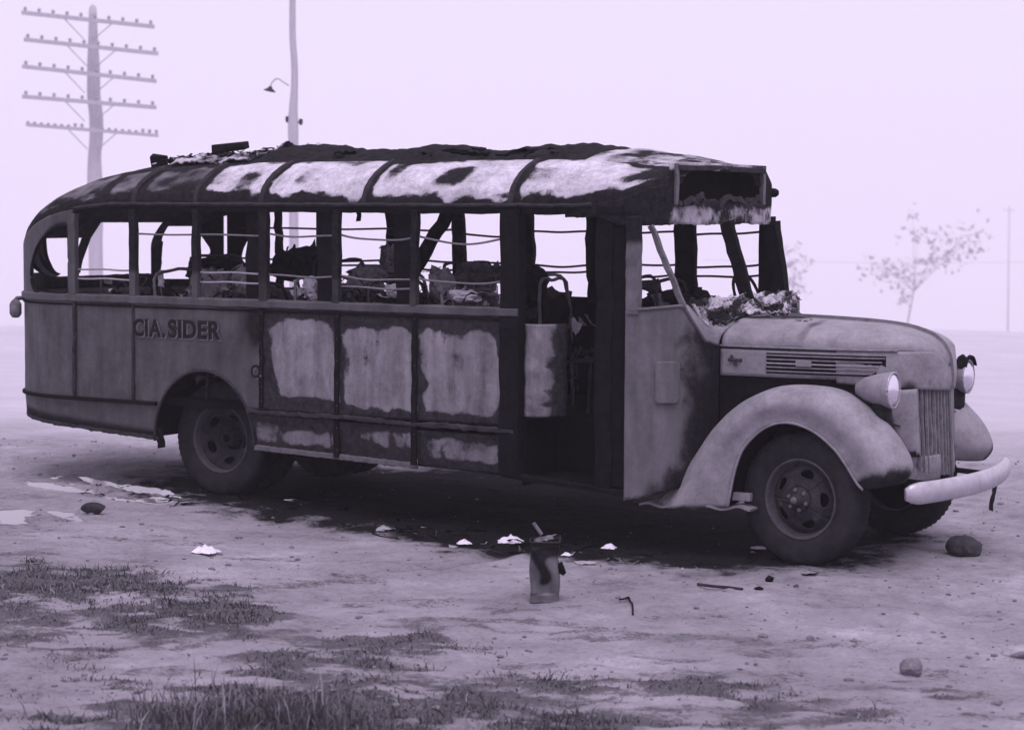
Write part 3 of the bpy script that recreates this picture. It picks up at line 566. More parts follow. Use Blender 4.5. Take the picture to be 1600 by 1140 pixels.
# nose: below the bonnet belt, wraps round to the overhanging lip
def nose_pt(a, z):                            # a: -1 near .. 1 far ; z from 1.16 to 1.44
    th = a*PI/2; k = sstep(1.44, 1.15, z); w = .555-.04*k; return .14+(.55+.02*np.sin(PI*k)-.01*k)*np.cos(th)**.72, w*np.sin(th), z
def nose(U, V): a = -1+2*U; lip = 1.20-.055*np.cos(a*PI/2)**2; z = 1.425-(1.425-lip)*V; return nose_pt(a, z)
def nose(U, V):
    # loft from bonnet edge curve (HP x,w at z 1.42) down to lip
    k = np.abs(2*U-1); sg = np.sign(2*U-1)
    i = np.arange(60); kk = 59-(59-28)*k; x = np.interp(kk, i, HP[:, 0]); w = np.interp(kk, i, HP[:, 2]); zt = np.minimum(1.42, np.interp(kk, i, HP[:, 1])-.03)
    lip = 1.195-.05*(1-k)
    z = zt-(zt-lip)*V; bul = .012*np.sin(PI*V); return x+bul*(1-k)+.006*V, sg*(w+bul*k), z
P('nose', MB().grid(nose, 80, 14, lambda U, V: .12+.5*np.exp(-(((U-.27)/.05)**2+((V-.95)/.25)**2))+.35*np.exp(-(((U-.36)/.02)**2+((V-.8)/.2)**2))+.35*np.exp(-(((U-.42)/.015)**2+((V-.85)/.2)**2))), 'fender_paint', smooth=True, thick=.008)
cl = [(x, 0, t+.004) for x, t in HP[8:, :2]]+[(.70, 0, z) for z in (1.27, 1.21, 1.15)]
P('bonnet_strip', MB().sweep(cl, [(-.022, -.004), (-.018, .008), (.018, .008), (.022, -.004)], up=(0, 1, 0)), 'grille_metal', smooth=False)
# bonnet side with louvres
for sgn in (-1, 1):
    def hs(U, V, sgn=sgn): x = -.765+(.30+.765)*U; w = np.interp(x, HP[:, 0], HP[:, 2]); return x, sgn*(w+.006), 1.405-.185*V+0*x
    P('bonnet_side', MB().grid(hs, 40, 8, lambda U, V: .15+.25*fbm(U*6, V*3, 95)), 'fender_paint', smooth=True, thick=.006)
    def path(x0, x1, z, o): return [(x, sgn*(float(np.interp(x, HP[:, 0], HP[:, 2]))+o), z) for x in np.linspace(x0, x1, 14)]
    P('louvre_recess', MB().sweep(path(-.42, .40, 1.318, .004), [(-.070, -.004), (.070, -.004), (.070, .010), (-.070, .010)], up=(0, sgn, 0)), 'interior')
    for q in range(5):
        P('louvre', MB().sweep(path(-.42, .40-.02*q, 1.372-.027*q, .017), [(-.0065, -.006), (.0065, -.006), (.004, .006), (-.004, .006)], up=(0, sgn, 0)), 'trim' if q in (2,) else 'grille_metal')
    P('louvre_badge', MB().sweep(path(-.20, -.09, 1.325, .026), [(-.022, -.006), (.022, -.006), (.022, .006), (-.022, .006)], up=(0, sgn, 0)), 'fender_paint', burn=.3)
    P('belt_moulding', MB().tube(path(-.77, .47, 1.425, .010), .010, 6), 'grille_metal', smooth=True)
    P('bonnet_latch', MB().tube(path(-.70, -.60, 1.33, .02), .012, 6).tube([(-.68, sgn*.60, 1.36), (-.64, sgn*.605, 1.29)], .010, 6), 'char_grey')
    P('engine_side', sheet(-.78, .50, .70, 1.225, .05, lambda s, z, sgn=sgn: (s, sgn*(np.interp(s, HP[:, 0], HP[:, 2])-.02-.02*(1.2-z)), z)), 'char', thick=.004)
# grille
GC = lambda y: .690-.55*abs(y)**1.5          # plan of the grille face
for sgn in (-1, 1):
    for q in range(9):
        y = sgn*(.022+.0365*q); x = GC(y); zb = .565+.10*(abs(y)/.27)**2*.4
        P('grille_bar', MB().bar((x-.02, y, 1.165), (x+.012, y, zb), .013, .020, 6, up=(1, 0, 0), jit=.0012, seed=q), 'grille_metal')
P('grille_backing', MB().grid(lambda U, V: (np.vectorize(GC)(-.335+.67*U)-.05-.03*0*V, -.335+.67*U, .55+.62*V), 16, 3), 'interior')
P('grille_spine', MB().bar((.678, 0, 1.165), (.712, 0, .55), .03, .024, 6, up=(1, 0, 0)), 'steel_burnt')
for sgn in (-1, 1):                           # panels flanking the grille, valance plates below
    def gp(U, V, sgn=sgn):
        y = .338+(.26-.19*V)*U; z = 1.17-.46*V; return .582-.12*U**1.5+.03*V, sgn*y, z
    P('grille_side_panel', MB().grid(gp, 14, 16, lambda U, V: .08+.6*sstep(.8, .97, V+(fbm(U*5, V*5, 96)-.5)*.3)+.2*(fbm(U*4, V*4, 97)-.5)), 'fender_paint', smooth=True, thick=.008)
    def vp(U, V, sgn=sgn): y = .12+.40*U; return .672-.30*U**1.6+.008*np.sin(PI*V), sgn*y, .715-.02*U-.17*V
    P('valance_plate', MB().grid(vp, 16, 10, lambda U, V: .12+.6*np.exp(-(((U-.45)/.1)**2+((V-.3)/.2)**2))+.3*(fbm(U*6, V*6, 98)-.5)), 'fender_paint', smooth=True, thick=.010)
# bumper
bp = smooth_path([(.745, -.945, .532), (.80, -.85, .534), (.87, -.58, .534), (.92, -.25, .534), (.93, 0, .534), (.92, .25, .534), (.87, .58, .534), (.80, .85, .534), (.745, .945, .532)], 50)
prof = [(-.010, -.070), (.010, -.074), (.028, -.062), (.041, -.038), (.046, -.012), (.046, .012), (.041, .038), (.028, .062), (.010, .074), (-.010, .070), (-.018, .04), (-.018, -.04)]
P('bumper', MB().sweep(bp, prof, scale=[min(1, (.55, .82, .94, 1)[min(min(i, 49-i), 3)]) for i in range(50)]), 'bumper_metal', smooth=True)
for s_ in (-1, 1): P('bumper_iron', MB().bar((.3, s_*.4, .56), (.90, s_*.42, .53), .03, .06, 6), 'char')
P('hanging_strap', MB().bar((.88, .45, .50), (.84, .47, .27), .03, .012, 6, jit=.004), 'char_grey')

# ---- front fenders
FT = [(-1.16, .295), (-1.00, .435), (-.83, .668), (-.66, .899), (-.47, 1.062), (-.236, 1.168), (-.017, 1.196), (.226, 1.172), (.408, 1.074), (.589, .915), (.705, .760), (.725, .655), (.665, .585)]
FE = [(-.50, .36), (-.48, .47), (-.465, .547), (-.435, .66), (-.386, .769), (-.246, .907), (-.084, .959), (.101, .919), (.262, .81), (.34, .72), (.40, .635), (.44, .58), (.475, .548)]
ft = smooth_path(FT, 60); fe = smooth_path(FE, 60)
FI = smooth_path([(-.86, .50), (-.80, .62), (-.75, .80), (-.70, .93), (-.55, 1.02), (-.3, 1.07), (0, 1.10), (.22, 1.09), (.36, 1.02), (.44, .92), (.49, .80), (.50, .70), (.48, .60)], 60)
def fender(U, V, sgn):
    i = np.arange(60); k = U*59; g = lambda a, c: np.interp(k, i, a[:, c])
    tx, tz, ex, ez, ix, iz = g(ft, 0), g(ft, 1), g(fe, 0), g(fe, 1), g(FI, 0), g(FI, 1)
    v1 = np.clip(V/.35, 0, 1); v2 = np.clip((V-.35)/.65, 0, 1)
    yi, yt, ye = .50, .80, 1.0
    # inner: I -> crown (ease out) ; outer: crown -> bulge -> edge
    e1 = np.sin(v1*PI/2); xa, za, ya = ix+(tx-ix)*e1, iz+(tz-iz)*e1, yi+(yt-yi)*v1
    b = v2*PI/2; s2 = 1-np.cos(b)
    xb = tx+(ex-tx)*(.75*s2+.25*v2**2*0+.25*v2); zb = tz+(ez-tz)*(.75*s2+.25*v2*v2); yb = yt+(ye+.035-yt)*np.sin(np.minimum(b*1.25, PI/2))-.035*sstep(.6, 1, v2)
    xb = tx+(ex-tx)*(.85*s2+.15*v2*v2)
    x = np.where(V < .35, xa, xb); y = np.where(V < .35, ya, yb); z = np.where(V < .35, za, zb)
    d = (fbm(x*4+7*sgn, z*4+y*3, 162)-.5)*.022+(fbm(x*14, z*14+y*9, 163)-.5)*.006
    return x+d*.5, sgn*(y+d)*(1 if sgn < 0 else .955), z+d*.6
for sgn in (-1, 1):
    fbn = lambda U, V: .08+.55*(fbm(U*10, V*7, 165)-.5)+.75*np.exp(-(((U-.985)/.05)**2))*sstep(.15, .45, V)+.45*sstep(.05, .0, U)*1+.3*sstep(.18, .05, V)*0+.85*sstep(.36, .20, V+.16*(fbm(U*12, V*8, 99)-.5))*sstep(.45, .62, U)*(1 if sgn < 0 else .25)
    P('front_fender', MB().grid(lambda U, V, sgn=sgn: fender(U, V, sgn), 80, 34, fbn), 'fender_paint', smooth=True, thick=.010)
    P('fender_lip', MB().tube([(p[0], sgn*1.0, p[1]) for p in fe], .010, 6), 'fender_paint', smooth=True, burn=.15)
    P('inner_fender', MB().grid(lambda U, V, sgn=sgn: (lambda i, k: (np.interp(k, i, fe[:, 0])*(1-V)+V*np.interp(k, i, fe[:, 0])*.98, sgn*(.98-.45*V), np.interp(k, i, fe[:, 1])+.05*V))(np.arange(60), U*59), 40, 5), 'interior')
    # headlamp
    hl = P('headlamp', MB().lathe([(.012, -.235), (.04, -.225), (.072, -.17), (.096, -.09), (.108, -.02), (.112, .0), (.112, .018), (.10, .022)], 36, 'x'), 'fender_paint', smooth=True)
    for p_ in hl.data.attributes['burn'].data: p_.value = .15
    hl.scale = (1.05, 1.08, 1.08); hl.location = (.545, sgn*.72, 1.185); hl.rotation_euler = (0, 0, 0)
    ln = P('lens', MB().lathe([(0, .045), (.03, .043), (.06, .037), (.085, .027), (.102, .012)], 36, 'x'), 'lens', hl, smooth=True)
    P('lamp_rim', MB().tube([(.018, .108*math.cos(t), .108*math.sin(t)) for t in np.linspace(0, 2*PI, 40)], .008, 6), 'trim', hl, smooth=True)
    P('lamp_pedestal', MB().sweep([(.46, sgn*.70, .90), (.47, sgn*.71, 1.0), (.49, sgn*.715, 1.10)], [(.07*math.cos(a), .05*math.sin(a)) for a in np.linspace(0, 2*PI, 12, endpoint=False)], up=(1, 0, 0), scale=[1.9, 1.4, 1.1]), 'fender_paint', smooth=True, burn=.8)
    P('catwalk', MB().grid(lambda U, V, sgn=sgn: (.52-.9*U+0*V, sgn*(.46+.28*V), 1.02+.02*np.sin(PI*V)-.10*sstep(.25, 0, U)+0*V), 16, 8, lambda U, V: .85+0*U), 'fender_paint', smooth=True, thick=.006)
P('lamp_hood', MB().grid(lambda U, V: (.50+.09*U, .72+.118*np.cos(PI*(.15+.7*V)), 1.19+.138*np.sin(PI*(.15+.7*V))+.012*np.sin(U*9)), 6, 14), 'char', thick=.008)
# running-board remains
P('running_board', MB().add(*(lambda g: (g.v, g.f))(MB().grid(lambda U, V: (-1.18+.85*U, -1.0+.16*V+.015*np.sin(U*17), .325+.012*np.sin(U*23)+.035*U), 24, 4)), [.35]*96), 'fender_paint', thick=.016)
P('board_bracket', MB().box((-.55, -.95, .40), (-.36, -.90, .455)), 'fender_paint', bevel=.006, burn=.1)

# ---- wheels
def disc(mb, r0, r1, prof, nh, hc, ha, hb, phase, n=44):
    ang = 2*PI/nh
    for h in range(nh):
        c = phase+h*ang; ring = []
        for j in range(n):
            t = 2*PI*j/n; hx = hc+ha*math.cos(t); hy = hb*math.sin(t)            # hole outline: radial, tangential
            dr, dt = math.cos(t), math.sin(t); ks = []
            if dr > 1e-6: ks.append((r1-hc)/dr)
            if dr < -1e-6: ks.append((r0-hc)/dr)
            # sector sides: tangential = r*ang/2
            for sg in (1, -1):
                den = sg*dt-dr*ang/2
                if den > 1e-6: ks.append((hc*ang/2)/den)
            k = min(x for x in ks if x > 0); ox, oy = hc+dr*k, dt*k; rows = []
            for q in range(5):
                f = q/4; rr = hx+(ox-hx)*f; tt = (hy/hx)*(1-f)+(oy/ox)*f
                rr2 = rr if q < 4 else rr
                a = c+tt; off = prof(rr)+(-.012 if q == 0 else 0)
                rows.append((rr*math.cos(a), off, rr*math.sin(a)))
            ring.append(rows)
        base = [p for r in ring for p in r]
        mb.add(base, [(j*5+q, ((j+1) % n)*5+q, ((j+1) % n)*5+q+1, j*5+q+1) for j in range(n) for q in range(4)])
TR = .447
def tyre_mesh():
    mb = MB(); pr = [(.262, -.075), (.285, -.088), (.33, -.102), (.38, -.104), (.415, -.096), (.434, -.084), (.445, -.070), (.447, -.03), (.447, .03), (.445, .07), (.434, .084), (.38, .104), (.33, .102), (.285, .088), (.262, .075)]
    mb.lathe(pr, 72)
    for i in range(60):                       # shoulder lugs
        a = 2*PI*i/60
        for sg in (-1, 1):
            c = []
            for da in (-.026, .026):
                for r, o in ((.424, .091), (.449, .066), (.450, .02)): c.append((r*1.006*math.cos(a+da), sg*o*1.03, r*1.006*math.sin(a+da)))
            mb.add(c, [(0, 1, 4, 3), (1, 2, 5, 4)])
    return mb
def make_wheel(front):
    mb = MB()
    if front: prof = lambda r: -.062-.030*sstep(.16, .10, r)+.045*sstep(.17, .235, r)
    else: prof = lambda r: .0+.09*sstep(.20, .09, r)+.00*r-.03*sstep(.2, .25, r)
    disc(mb, .085, .245, prof, 5, .178, .028, .052, .35)
    w = P('wheel', mb, 'wheel_disc', None, smooth=True, thick=.008)
    P('rim', MB().lathe([(.235, -.02), (.248, -.03), (.252, -.07), (.262, -.088), (.272, -.088), (.275, -.078), (.258, -.06), (.255, .08), (.27, .085)], 60), 'rim_edge', w, smooth=True)
    P('tyre', tyre_mesh(), 'tyre', w, smooth=True); P('brake_drum', MB().lathe([(0, .02), (.256, .02)] if front else [(0, .11), (.25, .11)], 30), 'interior', w)
    if front:
        P('hub', MB().lathe([(0, -.165), (.03, -.163), (.042, -.15), (.045, -.12), (.07, -.115), (.085, -.10), (.09, -.08)], 30), 'wheel_disc', w, smooth=True)
        P('hub_cap', MB().lathe([(0, -.182), (.016, -.18), (.024, -.172), (.026, -.16)], 18), 'steel_burnt', w, smooth=True)
        for i in range(6):
            a = i*PI/3; o = P('wheel_nut', MB().lathe([(0, -.016), (.013, -.014), (.015, 0)], 6), 'steel_burnt', w); o.location = (.068*math.cos(a), -.112, .068*math.sin(a))
    else:
        P('hub', MB().lathe([(.0, .03), (.030, .03), (.036, -.005), (.042, -.012), (.055, .0), (.085, .09)], 30), 'wheel_disc', w, smooth=True)
        P('hub_bore', MB().lathe([(0, -.004), (.034, -.006)], 20), 'interior', w)
    return w
wf = make_wheel(True); wf.parent = bus; wf.location = (0, -.825, TR-.006+gz(0, -.82)); wf.rotation_euler = (0, .3, rad(-7))
w2 = copy_tree(wf, bus); w2.location = (0, .825, TR-.006+gz(0, .82)); w2.rotation_euler = (0, .9, PI-rad(7))
wr = make_wheel(False); wr.parent = bus; ZRW = TR-.004+gz(-4.99, -.8); wr.location = (-4.99, -.82, ZRW); wr.rotation_euler = (0, .5, 0)
for y, rz in ((-.54, PI), (.82, PI), (.54, 0)):
    w = copy_tree(wr, bus); w.location = (-4.99, y, ZRW); w.rotation_euler = (0, y*2, rz)

# ---- chassis and floor
for s_ in (-1, 1): P('chassis_rail', MB().bar((-7.0, s_*.42, .70), (.55, s_*.40, .62), .07, .16, 12), 'interior')
P('axle', MB().tube([(0, -.75, .40), (0, .75, .40)], .045, 8), 'interior'); P('axle', MB().tube([(-4.99, -.75, .52), (-4.99, .75, .52)], .08, 10).tube([(-4.99, 0, .52), (-1, 0, .62)], .04, 8), 'interior')
P('floor', MB().box((-6.75, -1.05, .80), (-2.1, 1.08, .86)), 'interior'); P('underbody', MB().box((-6.7, -.98, .60), (-5.55, .98, .79)), 'interior'); P('underbody', MB().box((-4.4, -.95, .55), (-2.25, .95, .79)), 'interior'); P('underbody', MB().box((-2.25, -.5, .42), (-.75, .95, .79)), 'interior')
P('floor', MB().box((-2.1, -.55, .80), (-.8, 1.08, .855)), 'interior')
P('step_side', MB().box((-2.10, -1.05, .40), (-2.07, -.5, .86)), 'interior'); P('step_side', MB().box((-1.27, -1.05, .40), (-1.24, -.5, .86)), 'interior')
P('step_well', MB().box((-2.08, -1.05, .42), (-1.26, -.56, .46)), 'interior'); P('step_riser', MB().box((-2.08, -.58, .44), (-1.26, -.552, .82)), 'interior')
P('engine', MB().box((-.7, -.3, .55), (.3, .3, 1.2)), 'interior', bevel=.05)
# ---- far side
P('far_side_panel', sheet(-6.5, -1.2, .45, 1.62, .1, lambda x, z: (x, YS+0*x, z)), 'interior', thick=.02)
P('far_belt_rail', MB().bar((-6.5, YS-.01, 1.63), (-1.2, YS-.01, 1.63), .05, .07, 30, jit=.004), 'char')
P('far_header_rail', MB().bar((-6.3, YS-.02, 2.355), (-1.2, YS-.02, 2.355), .05, .09, 30, jit=.005), 'char')
for k, (x, w) in enumerate(((-5.93, .05), (-5.36, .06), (-4.70, .10), (-4.02, .11), (-3.345, .115), (-2.68, .18), (-1.885, .17))):
    P('far_window_post', MB().bar((x, YS-.03, 1.62), (x-.03, YS-.03, 2.35), w, .06, 10, jit=.005, seed=50+k), 'char')

# ---- guard rods across the windows
def rod(p0, p1, sag, r=.0085, mat='rod', seed=0, n=16):
    p0 = np.array(p0, float); p1 = np.array(p1, float); rng = np.random.default_rng(seed); ph = rng.random()*6
    pts = [p0+(p1-p0)*t+np.array([0, 0, -sag*4*t*(1-t)+.0035*math.sin(ph+t*9)]) for t in np.linspace(0, 1, n)]
    P('guard_rod', MB().tube(pts, r, 6), mat, smooth=True)
px = [-6.335, -5.69, -5.045, -4.375, -3.69, -2.985, -2.22]
for k in range(6):
    for q, z in enumerate((1.865, 1.79)):
        if (k, q) in ((1, 0), (1, 1), (3, 1), (5, 1)): continue
        a = side(0, 0); sg = (.0, .005, .0, .012, .02, .03)[k]*(1 if q == 0 else .4)
        rod((px[k], -YS+.02, z), (px[k+1], -YS+.02, z+(-.01 if k > 2 else 0)), sg, mat='trim' if k in (0, 2) else 'rod', seed=k*3+q)
rod((px[1], -YS+.02, 2.155), (px[3], -YS+.02, 2.155), .0, seed=90); rod((px[3], -YS+.03, 2.17), (px[4], -YS+.03, 2.17), .02, seed=91); rod((px[4], -YS+.03, 2.175), (px[5], -YS+.03, 2.16), .035, seed=92); rod((px[5], -YS+.03, 2.17), (px[6], -YS+.03, 2.16), .05, seed=93)
fx = [-6.40, -4.70, -4.02, -3.345, -2.68, -1.885, -1.2]
for k in range(6):
    for q, z in enumerate((2.19, 1.93, 1.865)):
        rod((fx[k], YS-.04, z+RNG.normal(0, .012)), (fx[k+1], YS-.04, z+RNG.normal(0, .012)), abs(RNG.normal(0, .018)), .010, 'char_grey', 100+k*4+q)
# fallen struts and hanging shreds
P('fallen_strut', MB().bar((-3.80, .0, 1.80), (-3.38, .0, 2.40), .10, .05, 8, up=(0, 1, 0), jit=.006), 'char')
P('hanging_strip', MB().bar((-4.30, .0, 2.45), (-4.29, .0, 2.255), .045, .012, 4, jit=.004), 'char')
P('hanging_strip', MB().bar((-2.13, .55, 2.30), (-1.75, .6, 2.40), .05, .02, 6, jit=.008), 'char')
P('hanging_strip', MB().tube(smooth_path([(-1.30, -1.0, 2.3), (-1.33, -1.0, 2.1), (-1.25, -1.0, 1.97), (-1.22, -1.0, 1.85)], 12), .018, 5, jit=.004), 'char')
# ---- buckled door leaf hanging in the doorway
def dl(U, V):
    x = -2.075+.25*U; y = -1.06+.16*U**2+.05*np.sin(PI*U)*0; z = 1.555-.66*V
    return x+.03*V*0, y-.045*np.sin(PI*np.clip(U*1.1, 0, 1))+(fbm(U*3, V*8, 110)-.5)*.03, z
P('door_panel', MB().grid(dl, 14, 40, lambda U, V: .10+.85*sstep(.55, .95, U+(fbm(U*4, V*7, 111)-.5)*.4)+.8*np.exp(-((V-.86)/.012)**2)+.3*(fbm(U*6, V*12, 112)-.5)), 'bare_panel', smooth=True, thick=.008)
# ---- seats: bent tube frames
def seat(x, y0, y1, top, lean, fill, seed):
    rng = np.random.default_rng(seed); b = .86
    pts = smooth_path([(x, y0, b), (x+lean*.5, y0, b+(top-b)*.6), (x+lean, y0+.03, top-.04), (x+lean*1.1, y0+.10, top), (x+lean*1.1, (y0+y1)/2, top+rng.normal(0, .015)), (x+lean*1.1, y1-.10, top), (x+lean, y1-.03, top-.04), (x+lean*.5, y1, b+(top-b)*.6), (x, y1, b)], 40)
    sf = P('seat_frame', MB().tube(pts, .014, 6, jit=.002, seed=seed), 'steel_burnt' if seed % 2 else 'char_grey', smooth=True)
    P('seat_base', MB().tube([(x, y0+.02, 1.22), (x+.38, y0+.02, 1.25), (x+.38, y1-.02, 1.25), (x, y1-.02, 1.22)], .013, 6).tube([(x+.38, y0+.05, 1.25), (x+.36, y0+.05, .86)], .013, 6).tube([(x+.38, y1-.05, 1.25), (x+.36, y1-.05, .86)], .013, 6), 'char_grey', sf)
    if fill:
        def fl(U, V): return x+lean*(.4+.6*V)+(fbm(U*5, V*5, seed)-.5)*.16, y0+.04+(y1-y0-.08)*U, 1.22+(top-1.28)*V*(1-.45*fill*fbm(U*4, V*0, seed+1))
        P('seat_back', MB().grid(fl, 16, 14), ('char', 'ash_grey', 'char_grey')[seed % 3], sf, smooth=True, thick=.05)
for k, x in enumerate((-6.05, -5.45, -4.72, -4.10, -3.42, -2.72)):
    seat(x, -1.0, -.22, 1.80+.05*math.sin(k*2.3), -.12+.04*math.sin(k*5), .9 if k in (0, 1, 2, 4) else 0, 200+k); seat(x-.1, .22, 1.0, 1.88+.06*math.cos(k*3), -.12, .8 if k != 3 else 0, 240+k)
seat(-1.85, .1, .62, 1.86, -.06, 0, 260); seat(-2.35, -.35, .1, 1.85, -.05, .6, 261); seat(-1.45, -.1, .42, 1.84, -.1, .7, 262)
def ring_back():                              # driver's partition seat back with its oval opening
    mb = sheet(.08, .64, 1.30, 1.84, .02, lambda y, z: (-1.86-.05*(z-1.3)+.01*np.sin(z*20), y, z), lambda y, z: np.minimum(rect_sd(y, z, .09, .63, 1.31, 1.83), np.maximum(np.hypot((y-.36)/.14, (z-1.70)/.06)-1, -1)*.06))
    P('seat_back', mb, 'char_grey', smooth=True, thick=.03)
ring_back()
P('seat_back', MB().grid(lambda U, V: (-5.46+.36*U+.05*V+(fbm(U*6, V*6, 170)-.5)*.05, -.80+.10*V+(fbm(U*5, V*5, 171)-.5)*.10, 1.50+(.40-.05*U)*V+(fbm(U*9, 0*V, 172)-.5)*.10*V), 24, 20, lambda U, V: .0*U), 'ash_grey', smooth=True, thick=.03)

# ---- lettering on the rear quarter
def glyphs(txt, x0, x1, z0, h, y, bold, mat, name='letter', shear=0):
    objs = []; total = 0; adv = []
    for ch in txt:
        c = bpy.data.curves.new('tmp', 'FONT'); c.body = ch; c.size = 1; c.extrude = .02; c.offset = bold; to = bpy.data.objects.new('tmp', c); COL.objects.link(to)
        dg = bpy.context.evaluated_depsgraph_get(); me_ = bpy.data.meshes.new_from_object(to.evaluated_get(dg)); bpy.data.objects.remove(to)
        co = np.array([v.co[:] for v in me_.vertices]); lo, hi = co.min(0), co.max(0); adv.append((me_, lo, hi)); total += hi[0]-lo[0]
    gap = .09; W = total+gap*(len(txt)-1); sx = (x1-x0)/W; cx = x0; capH = .73
    for me_, lo, hi in adv:
        for v in me_.vertices: v.co = Vector((cx+(v.co.x-lo[0])*sx, y-(v.co.z)*.12, z0+(v.co.y)*h/capH))
        a = me_.attributes.new('burn', 'FLOAT', 'POINT'); me_.materials.append(M[mat]); o = bpy.data.objects.new(name, me_); COL.objects.link(o); o.parent = bus; objs.append(o); cx += (hi[0]-lo[0]+gap)*sx
    return objs
def letters(txt, x0, x1, z0, h, bold=.034):
    glyphs(txt, x0+.010, x1+.010, z0-.010, h, -YS-.0175, bold, 'letter_edge', 'letter_shade'); glyphs(txt, x0, x1, z0, h, -YS-.0215, bold, 'letter_dark')
letters('CIA.', -5.675, -5.345, 1.352, .135); letters('SIDER', -5.315, -4.785, 1.352, .140); letters('O', -4.49, -4.395, 1.07, .10, .03)

# ---- things caught on the bus, still part of it: rear lamp bracket
P('lamp_bracket', MB().tube([(-7.12, -.80, 1.60), (-7.18, -.90, 1.60), (-7.20, -.94, 1.55)], .02, 6), 'steel_burnt', smooth=True)
rl = P('rear_lamp', MB().lathe([(0, .09), (.03, .085), (.05, .05), (.05, -.03), (.03, -.06), (0, -.065)], 16, 'z'), 'ash_grey', smooth=True); rl.location = (-7.17, -.93, 1.50)

# ================================================================== DEBRIS (uncountable shreds)
def shred(mb, c, size, seed, n=6, flat=.4, strip=None, tilt=.9):
    rng = np.random.default_rng(seed); R = Euler(rng.uniform(-1, 1, 3)*np.array([tilt, tilt, 3.1])).to_matrix(); a, b = size*rng.uniform(.5, 1.3, 2); V = []
    if strip is None: strip = rng.random() < .6
    if strip: a *= 1.9; b *= .13
    cu, ph = rng.normal(0, 1.6), rng.random()*6
    for i in range(n):
        for j in range(n):
            u, v = i/(n-1)-.5, j/(n-1)-.5; e = 1+.15*math.sin(2*math.atan2(v, u)+ph)+rng.normal(0, .10)
            p = R @ Vector((a*u*e, b*v*e, size*(flat*rng.normal(0, .16)+cu*(u*u if strip else u*v)*.8*min(1, tilt*1.5)))); V.append((c[0]+p.x, c[1]+p.y, c[2]+p.z))
    mb.add(V, [(i*n+j, (i+1)*n+j, (i+1)*n+j+1, i*n+j+1) for i in range(n-1) for j in range(n-1)])
_ic = bmesh.new(); bmesh.ops.create_icosphere(_ic, subdivisions=3, radius=1); _ic.verts.index_update(); LV = np.array([v.co[:] for v in _ic.verts]); LF = [tuple(v.index for v in f.verts) for f in _ic.faces]; _ic.free()
def lump(mb, c, sz, seed, rough=1.5):
    d = fbm(LV[:, 0]*2.3+seed, LV[:, 1]*2.3+LV[:, 2]*1.7, seed)*.6+fbm(LV[:, 0]*7+seed, LV[:, 2]*7+LV[:, 1]*5, seed+3)*.4; sq = np.max(np.abs(LV), axis=1)**-.45
    mb.add(LV*sq[:, None]*(1+rough*(d-.5))[:, None]*np.array(sz)+np.random.default_rng(seed).normal(0, .05, LV.shape)*np.array(sz)+np.array(c), LF)
    rg = np.random.default_rng(seed+1)
    for q in range(10): shred(mb, np.array(c)+np.clip(rg.normal(0, .6, 3), -.9, .9)*np.array(sz), float(np.mean(sz))*rg.uniform(.4, 1.0), seed*31+q)
dk, gy_, wh = MB(), MB(), MB()
for k in range(900):
    x = RNG.uniform(-6.7, -2.35); y = RNG.uniform(-.98, .9); h = 1.18+.5*fbm(np.array([x*1.4]), np.array([y*1.2]), 120)[0]
    z = 1.0+RNG.random()*(h-1.0+.10); m = RNG.random(); shred((dk if m < .66 else gy_ if m < .975 else wh), (x, y, z), RNG.uniform(.04, .13), 1000+k)
for k in range(260):                          # near-side litter against the window sill
    x = RNG.uniform(-6.2, -2.35); m = RNG.random(); shred((dk if m < .5 else gy_ if m < .95 else wh), (x, RNG.uniform(-.98, -.7), 1.5+.27*RNG.random()*(.4+fbm(np.array([x*2.]), np.array([0.]), 121)[0])), RNG.uniform(.03, .10), 2000+k)
for k in range(60):                           # burnt cushions and springs between the frames
    x = RNG.uniform(-6.5, -2.4); y = RNG.choice([-.6, .6])+RNG.normal(0, .15); lump(dk if RNG.random() < .7 else gy_, (x, y, RNG.uniform(1.2, 1.5)), RNG.uniform(.08, .2, 3)*np.array([.7, 1.3, .8]), 600+k)
for (u, v, y, sx, sy, sz, kind) in ((478, 412, .62, .07, .40, .13, 0), (450, 415, .6, .10, .2, .10, 0), (608, 405, .62, .05, .10, .12, 1), (590, 428, .5, .25, .2, .06, 1), (575, 440, -.7, .14, .08, .10, 1), (690, 445, -.8, .10, .08, .12, 1), (745, 428, .5, .2, .15, .08, 1), (380, 440, -.8, .10, .06, .11, 1), (350, 442, -.8, .06, .06, .10, 1), (725, 462, -.85, .13, .05, .04, 2), (485, 446, -.82, .05, .04, .07, 2), (490, 464, -.82, .07, .04, .03, 2), (620, 455, -.78, .09, .05, .05, 2), (252, 440, -.85, .02, .02, .08, 2), (830, 445, .4, .12, .15, .15, 0), (1080, 466, .6, .1, .2, .08, 0), (1040, 470, .2, .12, .2, .08, 0), (340, 420, .5, .2, .3, .10, 0)):
    p = at(u, v, 'y', y); lump((dk, gy_, wh)[kind], p, (sx, sy, sz), int(u*7+v) % 997)
for mb, m, nm, lb in ((dk, 'char', 'charred_debris', 'black charred shreds heaped between the seat frames inside the bus'), (gy_, 'ash_grey', 'ash_debris', 'grey ash-covered shreds heaped inside the bus below the windows'), (wh, 'ash_white', 'pale_debris', 'white scraps showing among the wreckage inside the bus')):
    mb.v = [(x, min(max(y, -1.06), 1.06), z) for x, y, z in mb.v]
    tag(mb.build(nm, m, None, recalc=False), lb, 'debris', kind='stuff')
